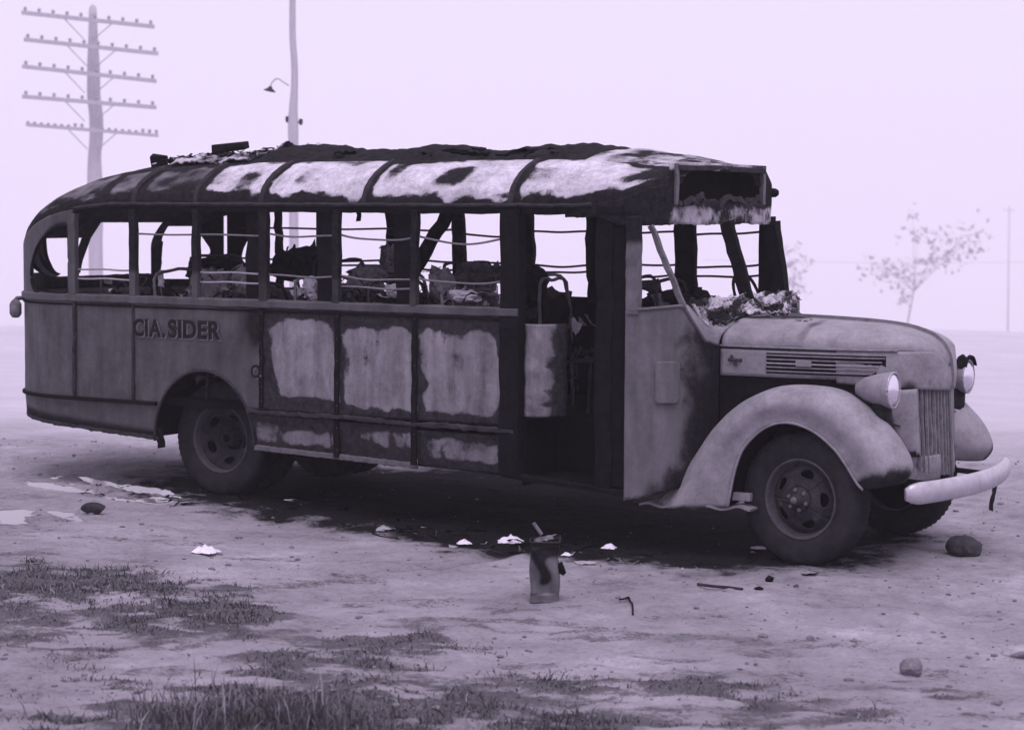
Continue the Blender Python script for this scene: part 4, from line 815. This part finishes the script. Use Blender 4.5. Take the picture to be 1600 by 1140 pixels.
# ash and torn lining on the roof rear, and on the cowl
rk = MB()
def crust(q, t):
    x, y, z = deck(q, t); n = fbm(q*5, t*9, 140)*.6+fbm(q*17, t*22, 141)*.4
    return x, y, z+.006+.15*np.maximum(n-.40, 0)+(fbm(q*40, t*50, 142, 2)-.5)*.02
rf = sheet(-5.95, -4.70, -.42, .20, .012, crust, lambda q, t: (fbm(q*5, t*9, 140)*.6+fbm(q*17, t*22, 141)*.4-.47+.10*sstep(-5.3, -5.05, q)*sstep(-4.75, -4.95, q)-.10*sstep(-5.6, -5.95, q))*.25, lambda q, t: .5-.6*(fbm(q*6+4, t*12, 143)-.45)*1.5)
for k in range(70):
    x = RNG.uniform(-5.95, -4.85); t = RNG.uniform(-.36, -.05); p = deck(np.array([x]), np.array([t])); shred(rk, (float(p[0][0]), float(p[1][0]), float(p[2][0])+.02+.03*RNG.random()), RNG.uniform(.03, .10), 3000+k, 6, .3, tilt=.3)
for k in range(10):
    x = RNG.uniform(-4.9, -2.0); t = RNG.uniform(-.42, -.2); p = roof_xy(x, t); shred(rk, (float(p[0]), float(p[1]), float(p[2])+.015), RNG.uniform(.06, .16), 3100+k, tilt=.2)
tag(rf.build('roof_ash_litter', 'roof_ash', None, smooth=True, thick=.01), 'white ash and torn lining lying on the rear of the bus roof', 'debris', kind='stuff')
tag(rk.build('roof_char_litter', 'char', None, recalc=False), 'black charred scraps lying on top of the bus roof', 'debris', kind='stuff')
c2 = MB()
def ccrust(U, V):
    x, y, z = cowl_top(U, V); n = fbm(U*4, V*16, 150)*.6+fbm(U*14, V*50, 151)*.4
    return x, y, z+.008+.16*np.maximum(n-.40, 0)+(fbm(U*30, V*100, 152, 2)-.5)*.02
c1 = sheet(.08, .98, .10, .90, .012, ccrust, lambda U, V: (fbm(U*4, V*16, 150)*.6+fbm(U*14, V*50, 151)*.4-.44)*.12, lambda U, V: .78-2.6*(fbm(U*3+3, V*9, 153)-.47))
for k in range(70):
    U, V = RNG.uniform(.1, .95), RNG.uniform(.15, .9); x, y, z = cowl_top(np.array([U]), np.array([V])); shred(c2, (float(x[0]), float(y[0]), float(z[0])+.01+RNG.random()*.03), RNG.uniform(.03, .08), 3200+k, 6, .35, tilt=.4)
for k in range(26):
    U, V = RNG.uniform(0, .28), RNG.uniform(.35, .75); x, y, z = bonnet(np.array([U]), np.array([V])); shred(c2, (float(x[0]), float(y[0]), float(z[0])+.006), RNG.uniform(.03, .08), 3300+k, 5, .15, tilt=.15)
tag(c1.build('cowl_ash_litter', 'roof_ash', None, smooth=True, thick=.008), 'pale ash flakes lying on the cowl below the windscreen', 'debris', kind='stuff')
tag(c2.build('cowl_char_litter', 'ash_grey', None, recalc=False), 'grey burnt scraps strewn over the cowl and bonnet rear', 'debris', kind='stuff')
def block(name, c, size, rot, mat, label, cat, seed):
    mb = MB(); rng = np.random.default_rng(seed); a, b, h = size; mb.box((-a/2, -b/2, -h/2), (a/2, b/2, h/2)); mb.v = [tuple(np.array(v)+rng.normal(0, h*.12, 3)) for v in mb.v]
    o = mb.build(name, mat, None, bevel=min(size)*.12); o.location = c; o.rotation_euler = rot; tag(o, label, cat); return o
p = roof_xy(-5.46, -.10); block('charred_board', (float(p[0]), float(p[1]), float(p[2])+.085), (.28, .15, .07), (.12, -.10, .3), 'char', 'charred board end propped highest on the bus roof, before the lamp pole', 'board', 5)
p = roof_xy(-6.02, -.25); block('charred_block', (float(p[0]), float(p[1]), float(p[2])+.035), (.12, .12, .09), (.2, .1, .5), 'char', 'small charred block on the sloping rear end of the bus roof', 'block', 6)

# ================================================================== THINGS ON THE GROUND
def stone(name, u, v, sx, sy, sz, mat, label, cat='rock', seed=0, rotz=0):
    p = on_ground(u, v); bm = bmesh.new(); bmesh.ops.create_icosphere(bm, subdivisions=3, radius=1); rng = np.random.default_rng(seed)
    planes = [(lambda n: (n/np.linalg.norm(n), rng.uniform(.62, .92)))(rng.normal(0, 1, 3)) for _ in range(11)]
    for w in bm.verts:
        c = np.array(w.co)
        for n, d in planes:
            e = c@n-d
            if e > 0: c = c-n*e*.92
        c += rng.normal(0, .018, 3); w.co = (c[0]*sx, c[1]*sy, c[2]*sz)
    me_ = bpy.data.meshes.new(name); bm.to_mesh(me_); bm.free(); me_.materials.append(M[mat]); me_.attributes.new('burn', 'FLOAT', 'POINT')
    o = bpy.data.objects.new(name, me_); COL.objects.link(o); o.location = (p[0], p[1], gz(p[0], p[1])+sz*.55); o.rotation_euler = (0, 0, rotz); tag(o, label, cat); return o
stone('rock', 1425, 1052, .068, .055, .058, 'rock', 'fist-sized grey rock lying alone on the dirt at the lower right', seed=2)
stone('rock', 1506, 866, .13, .10, .095, 'rock_dark', 'dark lump of rock in front of the bus bumper', seed=3, rotz=.5)
stone('rock', 1590, 1024, .11, .08, .040, 'rock_pale', 'flat pale rock at the right edge of the picture', seed=4)
stone('clod', 146, 803, .10, .05, .055, 'char_grey', 'dark clod of scorched earth beside the puddle left of the bus', 'clod', 5, .6)
stone('clod', 1202, 908, .028, .028, .028, 'char', 'small black cinder on the dirt below the front wheel', 'cinder', 6)
stone('clod', 1185, 921, .035, .02, .015, 'char', 'flat black crumb just below the small cinder near the front wheel', 'cinder', 7)
def paper(name, u, v, size, label, cat, mat='paper', seed=0, lift=.3):
    p = on_ground(u, v); mb = MB(); rng = np.random.default_rng(seed); n = 9; V = []
    for i in range(n):
        for j in range(n):
            a, b = i/(n-1)-.5, j/(n-1)-.5; r = 1-.35*max(abs(a), abs(b))*rng.random(); V.append((size*a*r*1.2, size*b*r, size*lift*(1-4*a*a)*(1-4*b*b)*(.4+.9*rng.random())+size*.05*rng.random()))
    mb.add(V, [(i*n+j, (i+1)*n+j, (i+1)*n+j+1, i*n+j+1) for i in range(n-1) for j in range(n-1)]); o = mb.build(name, mat, None, thick=.002)
    o.location = (p[0], p[1], gz(p[0], p[1])+.004); o.rotation_euler = (0, 0, .55+rng.normal(0, .4)); tag(o, label, cat)
paper('crumpled_paper', 320, 864, .15, 'white crumpled paper lying alone on the dirt below the rear wheel', 'paper', seed=1)
paper('crumpled_paper', 798, 848, .16, 'white crumpled paper left of the fuel can, at the edge of the shadow', 'paper', seed=2)
paper('crumpled_paper', 725, 850, .09, 'small pale paper scrap farther left of the fuel can', 'paper', seed=3)
paper('crumpled_paper', 951, 857, .09, 'small white paper scrap right of the fuel can under the front step', 'paper', seed=4)
paper('crumpled_paper', 885, 868, .06, 'tiny white scrap close to the right side of the fuel can', 'paper', seed=5)
paper('crumpled_paper', 600, 829, .10, 'pale grey scrap at the edge of the shadow under the bus middle', 'paper', 'rock_pale', seed=6)
paper('torn_sheet', 1186, 857, .10, 'pale flake touching the ground just behind the front tyre', 'scrap', seed=7, lift=.1)
paper('crumpled_paper', 915, 880, .12, 'flat pale scrap on the dirt to the right of the can', 'paper', 'rock_pale', seed=8, lift=.06)
# fuel can
def make_can():
    p = on_ground(851, 936); c = empty('fuel_can', (p[0], p[1], gz(p[0], p[1])-.004)); c.rotation_euler = (0, 0, YAW-.05); w, d, h = .086, .083, .365
    mb = MB(); n = 20; V = []; r = .02
    out = []
    for cx, cy, a0 in ((w-r, d-r, 0), (-w+r, d-r, PI/2), (-w+r, -d+r, PI), (w-r, -d+r, 1.5*PI)):
        for q in range(5): a = a0+q*PI/8; out.append((cx+r*math.cos(a), cy+r*math.sin(a)))
        ex, ey = out[-1]; dx, dy = {0: (-1, 0), 1: (0, -1), 2: (1, 0), 3: (0, 1)}[round(a0/(PI/2))]; ln_ = 2*((w if dx else d)-r)
        for q in range(1, 8): out.append((ex+dx*ln_*q/8, ey+dy*ln_*q/8))
    zs = [0, .012, .014]+list(np.linspace(.03, .335, 22))+[.346, .348, .365]; sc = [1.03, 1.03]+[1]*24+[1.03, 1.03]; rng = np.random.default_rng(3)
    for z, s_ in zip(zs, sc):
        for x, y in out:
            de = 0 if z < .05 or z > .33 else .012*math.sin(z*21+x*30)
            V.append((x*s_-de*.5, y*s_+de, z))
    m = len(out); F = [(i*m+k, i*m+(k+1) % m, (i+1)*m+(k+1) % m, (i+1)*m+k) for i in range(len(zs)-1) for k in range(m)]+[tuple(range(m-1, -1, -1))]
    P('can_body', mb.add(V, F), 'can_metal', c, smooth=False, burnf=lambda v: .25+.9*float(sstep(.24, .34, v[2]))+.7*math.exp(-((v[0]+.02*math.sin(v[2]*30)+.01)/.035)**2)*float(sstep(.08, .14, v[2])))
    P('can_top', MB().add([(x*.98, y*.98, .352) for x, y in out], [tuple(range(m))]), 'char', c)
    P('can_rim', MB().tube([(x*1.04, y*1.04, .365) for x, y in out]+[(out[0][0]*1.04, out[0][1]*1.04, .385)], .005, 5), 'char_grey', c)
    P('spout', MB().sweep([(w-.01, -.02, .22), (w+.012, -.02, .19), (w+.034, -.02, .165)], [(.034*math.cos(q)*.7, .03*math.sin(q)) for q in np.linspace(0, 2*PI, 10, endpoint=False)], up=(0, 1, 0), scale=[1.5, 1.1, .55]), 'char', c, smooth=True)
    g = MB(); shred(g, (0, 0, .375), .12, 55, 7, .25, strip=False, tilt=.3); P('torn_lid', g, 'ash_grey', c, thick=.003); P('stick', MB().tube([(-.07, 0, .47), (-.02, 0, .40)], .012, 6), 'ash_grey', c)
    tag(c, 'tall rectangular blackened fuel can standing upright on the dirt before the bus door', 'can')
make_can()
def wire(name, pts, r, mat, label, cat):
    q = [on_ground(u, v) for u, v in pts]; mb = MB().tube(smooth_path([(a[0], a[1], gz(a[0], a[1])+.012+.012*math.sin(i*2)) for i, a in enumerate(q)], 24), r, 5); tag(mb.build(name, mat), label, cat)
wire('wire', [(968, 939), (975, 941), (982, 933), (984, 940), (988, 950), (989, 961)], .006, 'char', 'thin black bent wire lying on the dirt right of the fuel can', 'wire')
wire('stick', [(1090, 915), (1115, 921), (1140, 918), (1160, 922)], .010, 'char_grey', 'thin dark stick on the dirt left of the front wheel', 'stick')
# burnt hose or cloth heap hanging under the doorway
ub = MB()
for k in range(60):
    x = RNG.uniform(-2.9, -1.0); y = RNG.uniform(-1.75, -1.0); shred(ub, (x, y, gz(x, y)+.015+RNG.random()*.05), RNG.uniform(.03, .10), 4000+k, 5, .35, tilt=.35)
for k in range(80):
    x = RNG.uniform(-6.2, .2); y = RNG.normal(-1.15, .28); shred(ub, (x, y, gz(x, y)+.008), RNG.uniform(.03, .09), 4100+k, 4, .3, tilt=.25)
tag(ub.build('burnt_litter', 'char', None, recalc=False), 'black burnt litter scattered on the ground along the bus side', 'debris', kind='stuff')
ul = MB()
for k in range(34):
    x = RNG.uniform(-3.4, .3); y = RNG.normal(-1.55, .16); shred(ul, (x, y, gz(x, y)+.008), RNG.uniform(.02, .06), 4300+k, 3, .3)
tag(ul.build('pale_litter', 'rock_pale', None, recalc=False), 'tiny pale flakes scattered along the edge of the scorched ground', 'debris', kind='stuff')
# puddles
for pl, pz, label in zip(PUD, PUDZ, ('long bright puddle left of the rear wheel', 'bright puddle at the left edge of the picture', 'small bright puddle under the bus behind the rear wheel')):
    c = pl.mean(0); big = c+(pl-c)*(1+.28/np.maximum(np.linalg.norm(pl-c, axis=1), .25))[:, None]; n = len(big)
    o = MB().add([(*c, pz)]+[(*q, pz) for q in big], [(0, 1+i, 1+(i+1) % n) for i in range(n)]).build('puddle', 'puddle_water'); o['kind'] = 'structure'; o['label'] = label

# clods and pebbles
st = MB(); ico = bmesh.new(); bmesh.ops.create_icosphere(ico, subdivisions=1, radius=1); ico.verts.index_update(); IV = np.array([v.co[:] for v in ico.verts]); IF = [tuple(v.index for v in f.verts) for f in ico.faces]; ico.free()
for k in range(2600):
    D = 7.5+RNG.random()**1.3*13; lat = RNG.uniform(-.26, .26)*D; fx_, fy_ = FW[0]/math.hypot(FW[0], FW[1]), FW[1]/math.hypot(FW[0], FW[1]); x = CAM[0]+fx_*D+RT[0]*lat; y = CAM[1]+fy_*D+RT[1]*lat
    s_ = min(.003+RNG.exponential(.004), .025)
    if soot(np.array([x]), np.array([y]))[0] > .4 and RNG.random() < .85: continue
    if turf(x, y) > .3: s_ *= 1.3
    V = IV*(1+RNG.normal(0, .18, IV.shape))*np.array([s_*RNG.uniform(.8, 1.6), s_*RNG.uniform(.8, 1.6), s_*.7]); st.add(V+np.array([x, y, gz(x, y)+s_*.25]), IF, [RNG.random()]*len(V))
tag(st.build('pebbles', 'rock', None, recalc=False, smooth=False), 'small pebbles and clods strewn over the dirt', 'pebbles', kind='stuff')
# dead grass
def blades(n, zone, hmin, hmax, name, label, seed):
    rng = np.random.default_rng(seed); out = 0; fx_, fy_ = FW[0]/math.hypot(FW[0], FW[1]), FW[1]/math.hypot(FW[0], FW[1])
    X, Y = zone(rng, n); t = turf(X, Y); keep = rng.random(n) < t**1.2; X, Y = X[keep], Y[keep]; n = len(X); Z = ground_z(X, Y)
    h = (hmin+np.minimum(rng.exponential(hmax*.38, n), hmax*2.2))*(.4+1.1*fbm(X*2, Y*2, 130))*(.45+.55*t[keep]); a = rng.uniform(0, 2*PI, n); ln = rng.uniform(.3, 1.4, n)*h; w = rng.uniform(.002, .0045, n); wa = rng.uniform(0, 2*PI, n)
    B = np.stack([X, Y, Z-.005], 1); wd = np.stack([np.cos(wa)*w, np.sin(wa)*w, 0*w], 1); ld = np.stack([np.cos(a)*ln, np.sin(a)*ln, 0*ln], 1); up = np.stack([0*h, 0*h, h], 1)
    V = np.stack([B-wd, B+wd, B+ld*.35+up*.65+wd*.8, B+ld*.35+up*.65-wd*.8, B+ld+up], 1).reshape(-1, 3); i = np.arange(n)*5
    me_ = bpy.data.meshes.new(name); F = [(j, j+1, j+2, j+3) for j in i]+[(j+3, j+2, j+4) for j in i]; me_.from_pydata(V.tolist(), [], F)
    c = np.clip(fbm(X*1.5, Y*1.5, 131)*.6+rng.normal(0, .22, n)+.05, 0, 1); at_ = me_.attributes.new('burn', 'FLOAT', 'POINT'); at_.data.foreach_set('value', np.repeat(c, 5).astype(np.float32))
    me_.materials.append(M['grass']); o = bpy.data.objects.new(name, me_); COL.objects.link(o); tag(o, label, 'grass', kind='stuff'); print(name, n)
def zone_near(rng, n):
    D = 7.3+rng.random(n)*6.5; lat = rng.uniform(-.27, .27, n)*D; fx_, fy_ = FW[0]/math.hypot(FW[0], FW[1]), FW[1]/math.hypot(FW[0], FW[1]); return CAM[0]+fx_*D+RT[0]*lat, CAM[1]+fy_*D+RT[1]*lat
blades(150000, zone_near, .010, .035, 'dead_grass', 'short dead grass growing in patches over the foreground dirt', 1)
def zone_tuft(rng, n):
    cs = [on_ground(u, v)[:2] for u, v in ((330, 1125), (390, 1120), (440, 1118), (480, 1130), (300, 1135))]; k = rng.integers(0, len(cs), n); c = np.array(cs)[k]; return c[:, 0]+rng.normal(0, .17, n), c[:, 1]+rng.normal(0, .12, n)
def tufts():
    rng = np.random.default_rng(5); X, Y = zone_tuft(rng, 3200); Z = ground_z(X, Y); n = len(X)
    h = rng.uniform(.03, .12, n); tall = rng.random(n) < .03; h = np.where(tall, rng.uniform(.15, .27, n), h); a = rng.uniform(0, 2*PI, n); ln = rng.uniform(.2, .8, n)*np.minimum(h, .12); w = rng.uniform(.0015, .0035, n); wa = rng.uniform(0, 2*PI, n)
    B = np.stack([X, Y, Z-.005], 1); wd = np.stack([np.cos(wa)*w, np.sin(wa)*w, 0*w], 1); ld = np.stack([np.cos(a)*ln, np.sin(a)*ln, 0*ln], 1); up = np.stack([0*h, 0*h, h], 1)
    V = np.stack([B-wd, B+wd, B+ld*.35+up*.65+wd*.8, B+ld*.35+up*.65-wd*.8, B+ld+up], 1).reshape(-1, 3); i = np.arange(n)*5
    me_ = bpy.data.meshes.new('grass_tuft'); me_.from_pydata(V.tolist(), [], [(j, j+1, j+2, j+3) for j in i]+[(j+3, j+2, j+4) for j in i])
    c = np.clip(rng.normal(.4, .3, n)+.3*tall, 0, 1); at_ = me_.attributes.new('burn', 'FLOAT', 'POINT'); at_.data.foreach_set('value', np.repeat(c, 5).astype(np.float32)); me_.materials.append(M['grass'])
    o = bpy.data.objects.new('grass_tuft', me_); COL.objects.link(o); tag(o, 'taller wispy dead grass tufts at the bottom left foreground', 'grass', kind='stuff')
tufts()

# ================================================================== POLES, TREES, FOG
def pole1():
    D = 46.0; b = CAM+ray(148, 480)*D; t = CAM+ray(144, 14)*D; base = np.array([b[0], b[1], 0]); base[2] = gz(b[0], b[1])-.3
    root = empty('telephone_pole', (float(b[0]), float(b[1]), gz(b[0], b[1]))); tag(root, 'tall wooden telephone pole with five crossarms of insulators behind the bus tail', 'pole')
    o = np.array(root.location); m = D/FPX
    def L(p): return np.array(p)-o
    wid = [(14, 12), (40, 15), (60, 20), (90, 21), (120, 22), (150, 20), (180, 24), (215, 26), (245, 22), (285, 22), (400, 23), (520, 24)]
    pts = [L(CAM+ray(145+.012*(v-14)+(3 if 170 < v < 240 else 0), v)*D) for v, w in wid]; pts.append(np.array([pts[-1][0], pts[-1][1], -.3]))
    pt = smooth_path(pts, 60); vv_ = [w for v, w in wid]+[25]; sc = np.interp(np.linspace(0, 1, 60), np.linspace(0, 1, len(vv_)), vv_)
    P('pole_shaft', MB().tube(pt, m/2, 14, up=(0, 1, 0), scale=sc), 'pole_wood', root, smooth=True)
    P('pole_cap', MB().add(*(lambda g: (g.v, g.f))(MB().lathe([(0, .10), (.05, .07), (.085, 0)], 12, 'z'))), 'pole_wood', root, smooth=True).location = pts[0]
    for k, (lu, lv, ru, rv, n) in enumerate(((34, 20, 241, 42, 10), (38, 62, 247, 84, 10), (35, 104, 244, 127, 10), (35, 151, 244, 168, 10), (41, 195, 247, 212, 20))):
        a, c = L(CAM+ray(lu, lv)*(D-.4)), L(CAM+ray(ru, rv)*(D-.4))
        arm = P('crossarm', MB().bar(a, c, .085, .085 if k < 4 else .07, 8, up=(0, 0, 1)), 'pole_wood', root)
        for q in range(n):
            f = (q+.25)/(n-.5); p = a+(c-a)*f
            if abs(f-.5) < .045: continue
            h = .13 if k < 4 else (.08 if q % 10 < 7 else .12)
            ins = P('insulator', MB().lathe([(0, h), (.022, h), (.036, h-.02), (.036, h*.5), (.014, h*.42), (.012, .03)], 8, 'z'), 'insulator', arm); ins.location = p
        mid = (a+c)/2
        for s_ in (-1, 1):
            d = (c-a)*.5*s_; P('brace', MB().bar(mid+d*.36+np.array([0, 0, -.03]), mid+d*.07+np.array([0, 0, -.42]), .012, .02, 2), 'insulator', root)
pole1()
def pole2():
    D = 36.0; b = CAM+ray(459, 520)*D; root = empty('lamp_pole', (float(b[0]), float(b[1]), gz(b[0], b[1]))); o = np.array(root.location); m = D/FPX
    tag(root, 'slender wooden pole with a small street lamp rising behind the bus roof', 'pole')
    L = lambda p: np.array(p)-o
    pts = [L(CAM+ray(457+.006*v+(2.5 if 80 < v < 150 else 0), v)*D) for v in (-60, 0, 60, 100, 130, 180, 230, 300, 400, 500)]; pts.append(np.array([pts[-1][0], pts[-1][1], -.3])); pt = smooth_path(pts, 50)
    P('pole_shaft', MB().tube(pt, m/2, 12, up=(0, 1, 0), scale=np.interp(np.linspace(0, 1, 50), [0, .3, .4, .5, .6, 1], [9.5, 11, 17, 14, 14.5, 16])), 'pole_wood', root, smooth=True)
    arm = P('lamp_arm', MB().tube(smooth_path([L(CAM+ray(u, v)*D) for u, v in ((451, 134), (442, 128), (433, 123), (426, 128), (423, 134))], 20), .012, 6), 'insulator', root)
    ls = P('lamp_shade', MB().lathe([(.0, .05), (.025, .045), (.035, .015), (.10, -.03), (.105, -.04), (.09, -.035)], 20, 'z'), 'char_grey', root, smooth=True); ls.location = L(CAM+ray(422, 139)*D); ls.rotation_euler = (0, .25, 0)
    for u, v in ((449, 187), (470, 191)):
        ins = P('insulator', MB().lathe([(0, .06), (.03, .05), (.035, 0), (.02, -.05)], 8, 'z'), 'char_grey', root); ins.location = L(CAM+ray(u, v)*D)
    P('insulator_bracket', MB().tube([L(CAM+ray(449, 188)*D), L(CAM+ray(470, 192)*D)], .012, 5), 'char_grey', root)
pole2()
def pole3():
    D = 260.; b = CAM+ray(1574, 560)*D; g = gz(b[0], b[1]); root = empty('distant_pole', (float(b[0]), float(b[1]), g)); t = CAM+ray(1577, 322)*D; o = np.array(root.location)
    P('pole_shaft', MB().tube([np.array([0, 0, -.3]), t-o], .09, 8, up=(0, 1, 0)), 'pole_wood', root, smooth=True); P('crossarm', MB().bar(t-o+np.array([-.6, -.4, -.5]), t-o+np.array([.6, .4, -.5]), .1, .1, 2), 'pole_wood', root)
    tag(root, 'faint distant pole in the fog at the right edge of the picture', 'pole')
    tag(MB().tube([CAM+ray(u, v)*(D+1) for u, v in ((1100, 406), (1250, 409), (1400, 411), (1575, 410), (1700, 408))], .025, 5).build('overhead_wire', 'insulator'), 'faint overhead wire crossing the fog at the right', 'wire')
pole3()
def tree(name, D, trunk, crown, label, seed, nl):
    rng = np.random.default_rng(seed); b0 = CAM+ray(*trunk[0])*D; g = gz(b0[0], b0[1]); root = empty(name, (float(b0[0]), float(b0[1]), g)); o = np.array(root.location); m = D/FPX
    tp = [np.array([0, 0, -.3])]+[CAM+ray(*q)*D-o for q in trunk]; mb = MB().tube(smooth_path(tp, 20), .13, 7, up=(0, 1, 0), scale=np.linspace(1.2, .6, 20))
    lv = MB(); top = tp[-1]
    for (u, v, ru, rv) in crown:
        c = CAM+ray(u, v)*D-o+FW*rng.normal(0, 1.5); mb.tube(smooth_path([top, (top+c)/2+np.array([0, 0, .4]), c], 8), .055, 5, scale=np.linspace(1, .3, 8))
        n = int(nl*ru*rv/900); q = rng.normal(0, .5, (n, 3)); P0 = c+np.outer(q[:, 0]*ru*m, RT)+np.outer(q[:, 1]*rv*m, UP)+np.outer(q[:, 2]*ru*m, FW)
        for p in P0:
            a = rng.normal(0, .30, (3, 3)); lv.add([p+a[0], p+a[1], p+a[2]], [(0, 1, 2)])
    P('trunk', mb, 'bark', root, smooth=True); P('crown', lv, 'leaf', root, recalc=False); tag(root, label, 'tree')  # pale bark and leaf colours carry part of the distance haze
tree('foggy_tree', 300., [(1414, 540), (1419, 500), (1428, 455)], [(1400, 425, 45, 22), (1440, 418, 40, 22), (1480, 400, 40, 22), (1515, 375, 28, 26), (1475, 375, 40, 18), (1440, 362, 30, 14), (1415, 445, 26, 20), (1365, 418, 25, 12), (1430, 335, 14, 16), (1410, 470, 18, 14)], 'faint spreading tree in the fog above the bonnet', 3, 75)
tree('foggy_tree', 320., [(1236, 520), (1238, 480), (1240, 440)], [(1242, 410, 22, 26), (1236, 440, 22, 24), (1248, 455, 18, 18), (1232, 395, 14, 12)], 'faint small tree in the fog just right of the windscreen', 4, 75)
hz = MB().box((-640, -640, -75), (640, 640, 11.5)).build('haze', 'char'); hz.data.materials.clear()
hm = bpy.data.materials.new('haze_air'); hm.use_nodes = True; nt = hm.node_tree; nt.nodes.clear(); pv_ = nt.nodes.new('ShaderNodeVolumePrincipled'); pv_.inputs['Color'].default_value = (.97, .94, .985, 1); pv_.inputs['Density'].default_value = .0012; pv_.inputs['Anisotropy'].default_value = .3
ou = nt.nodes.new('ShaderNodeOutputMaterial'); nt.links.new(pv_.outputs[0], ou.inputs['Volume']); hz.data.materials.append(hm); hz['kind'] = 'stuff'; hz['label'] = 'thin pale fog lying over the whole place'
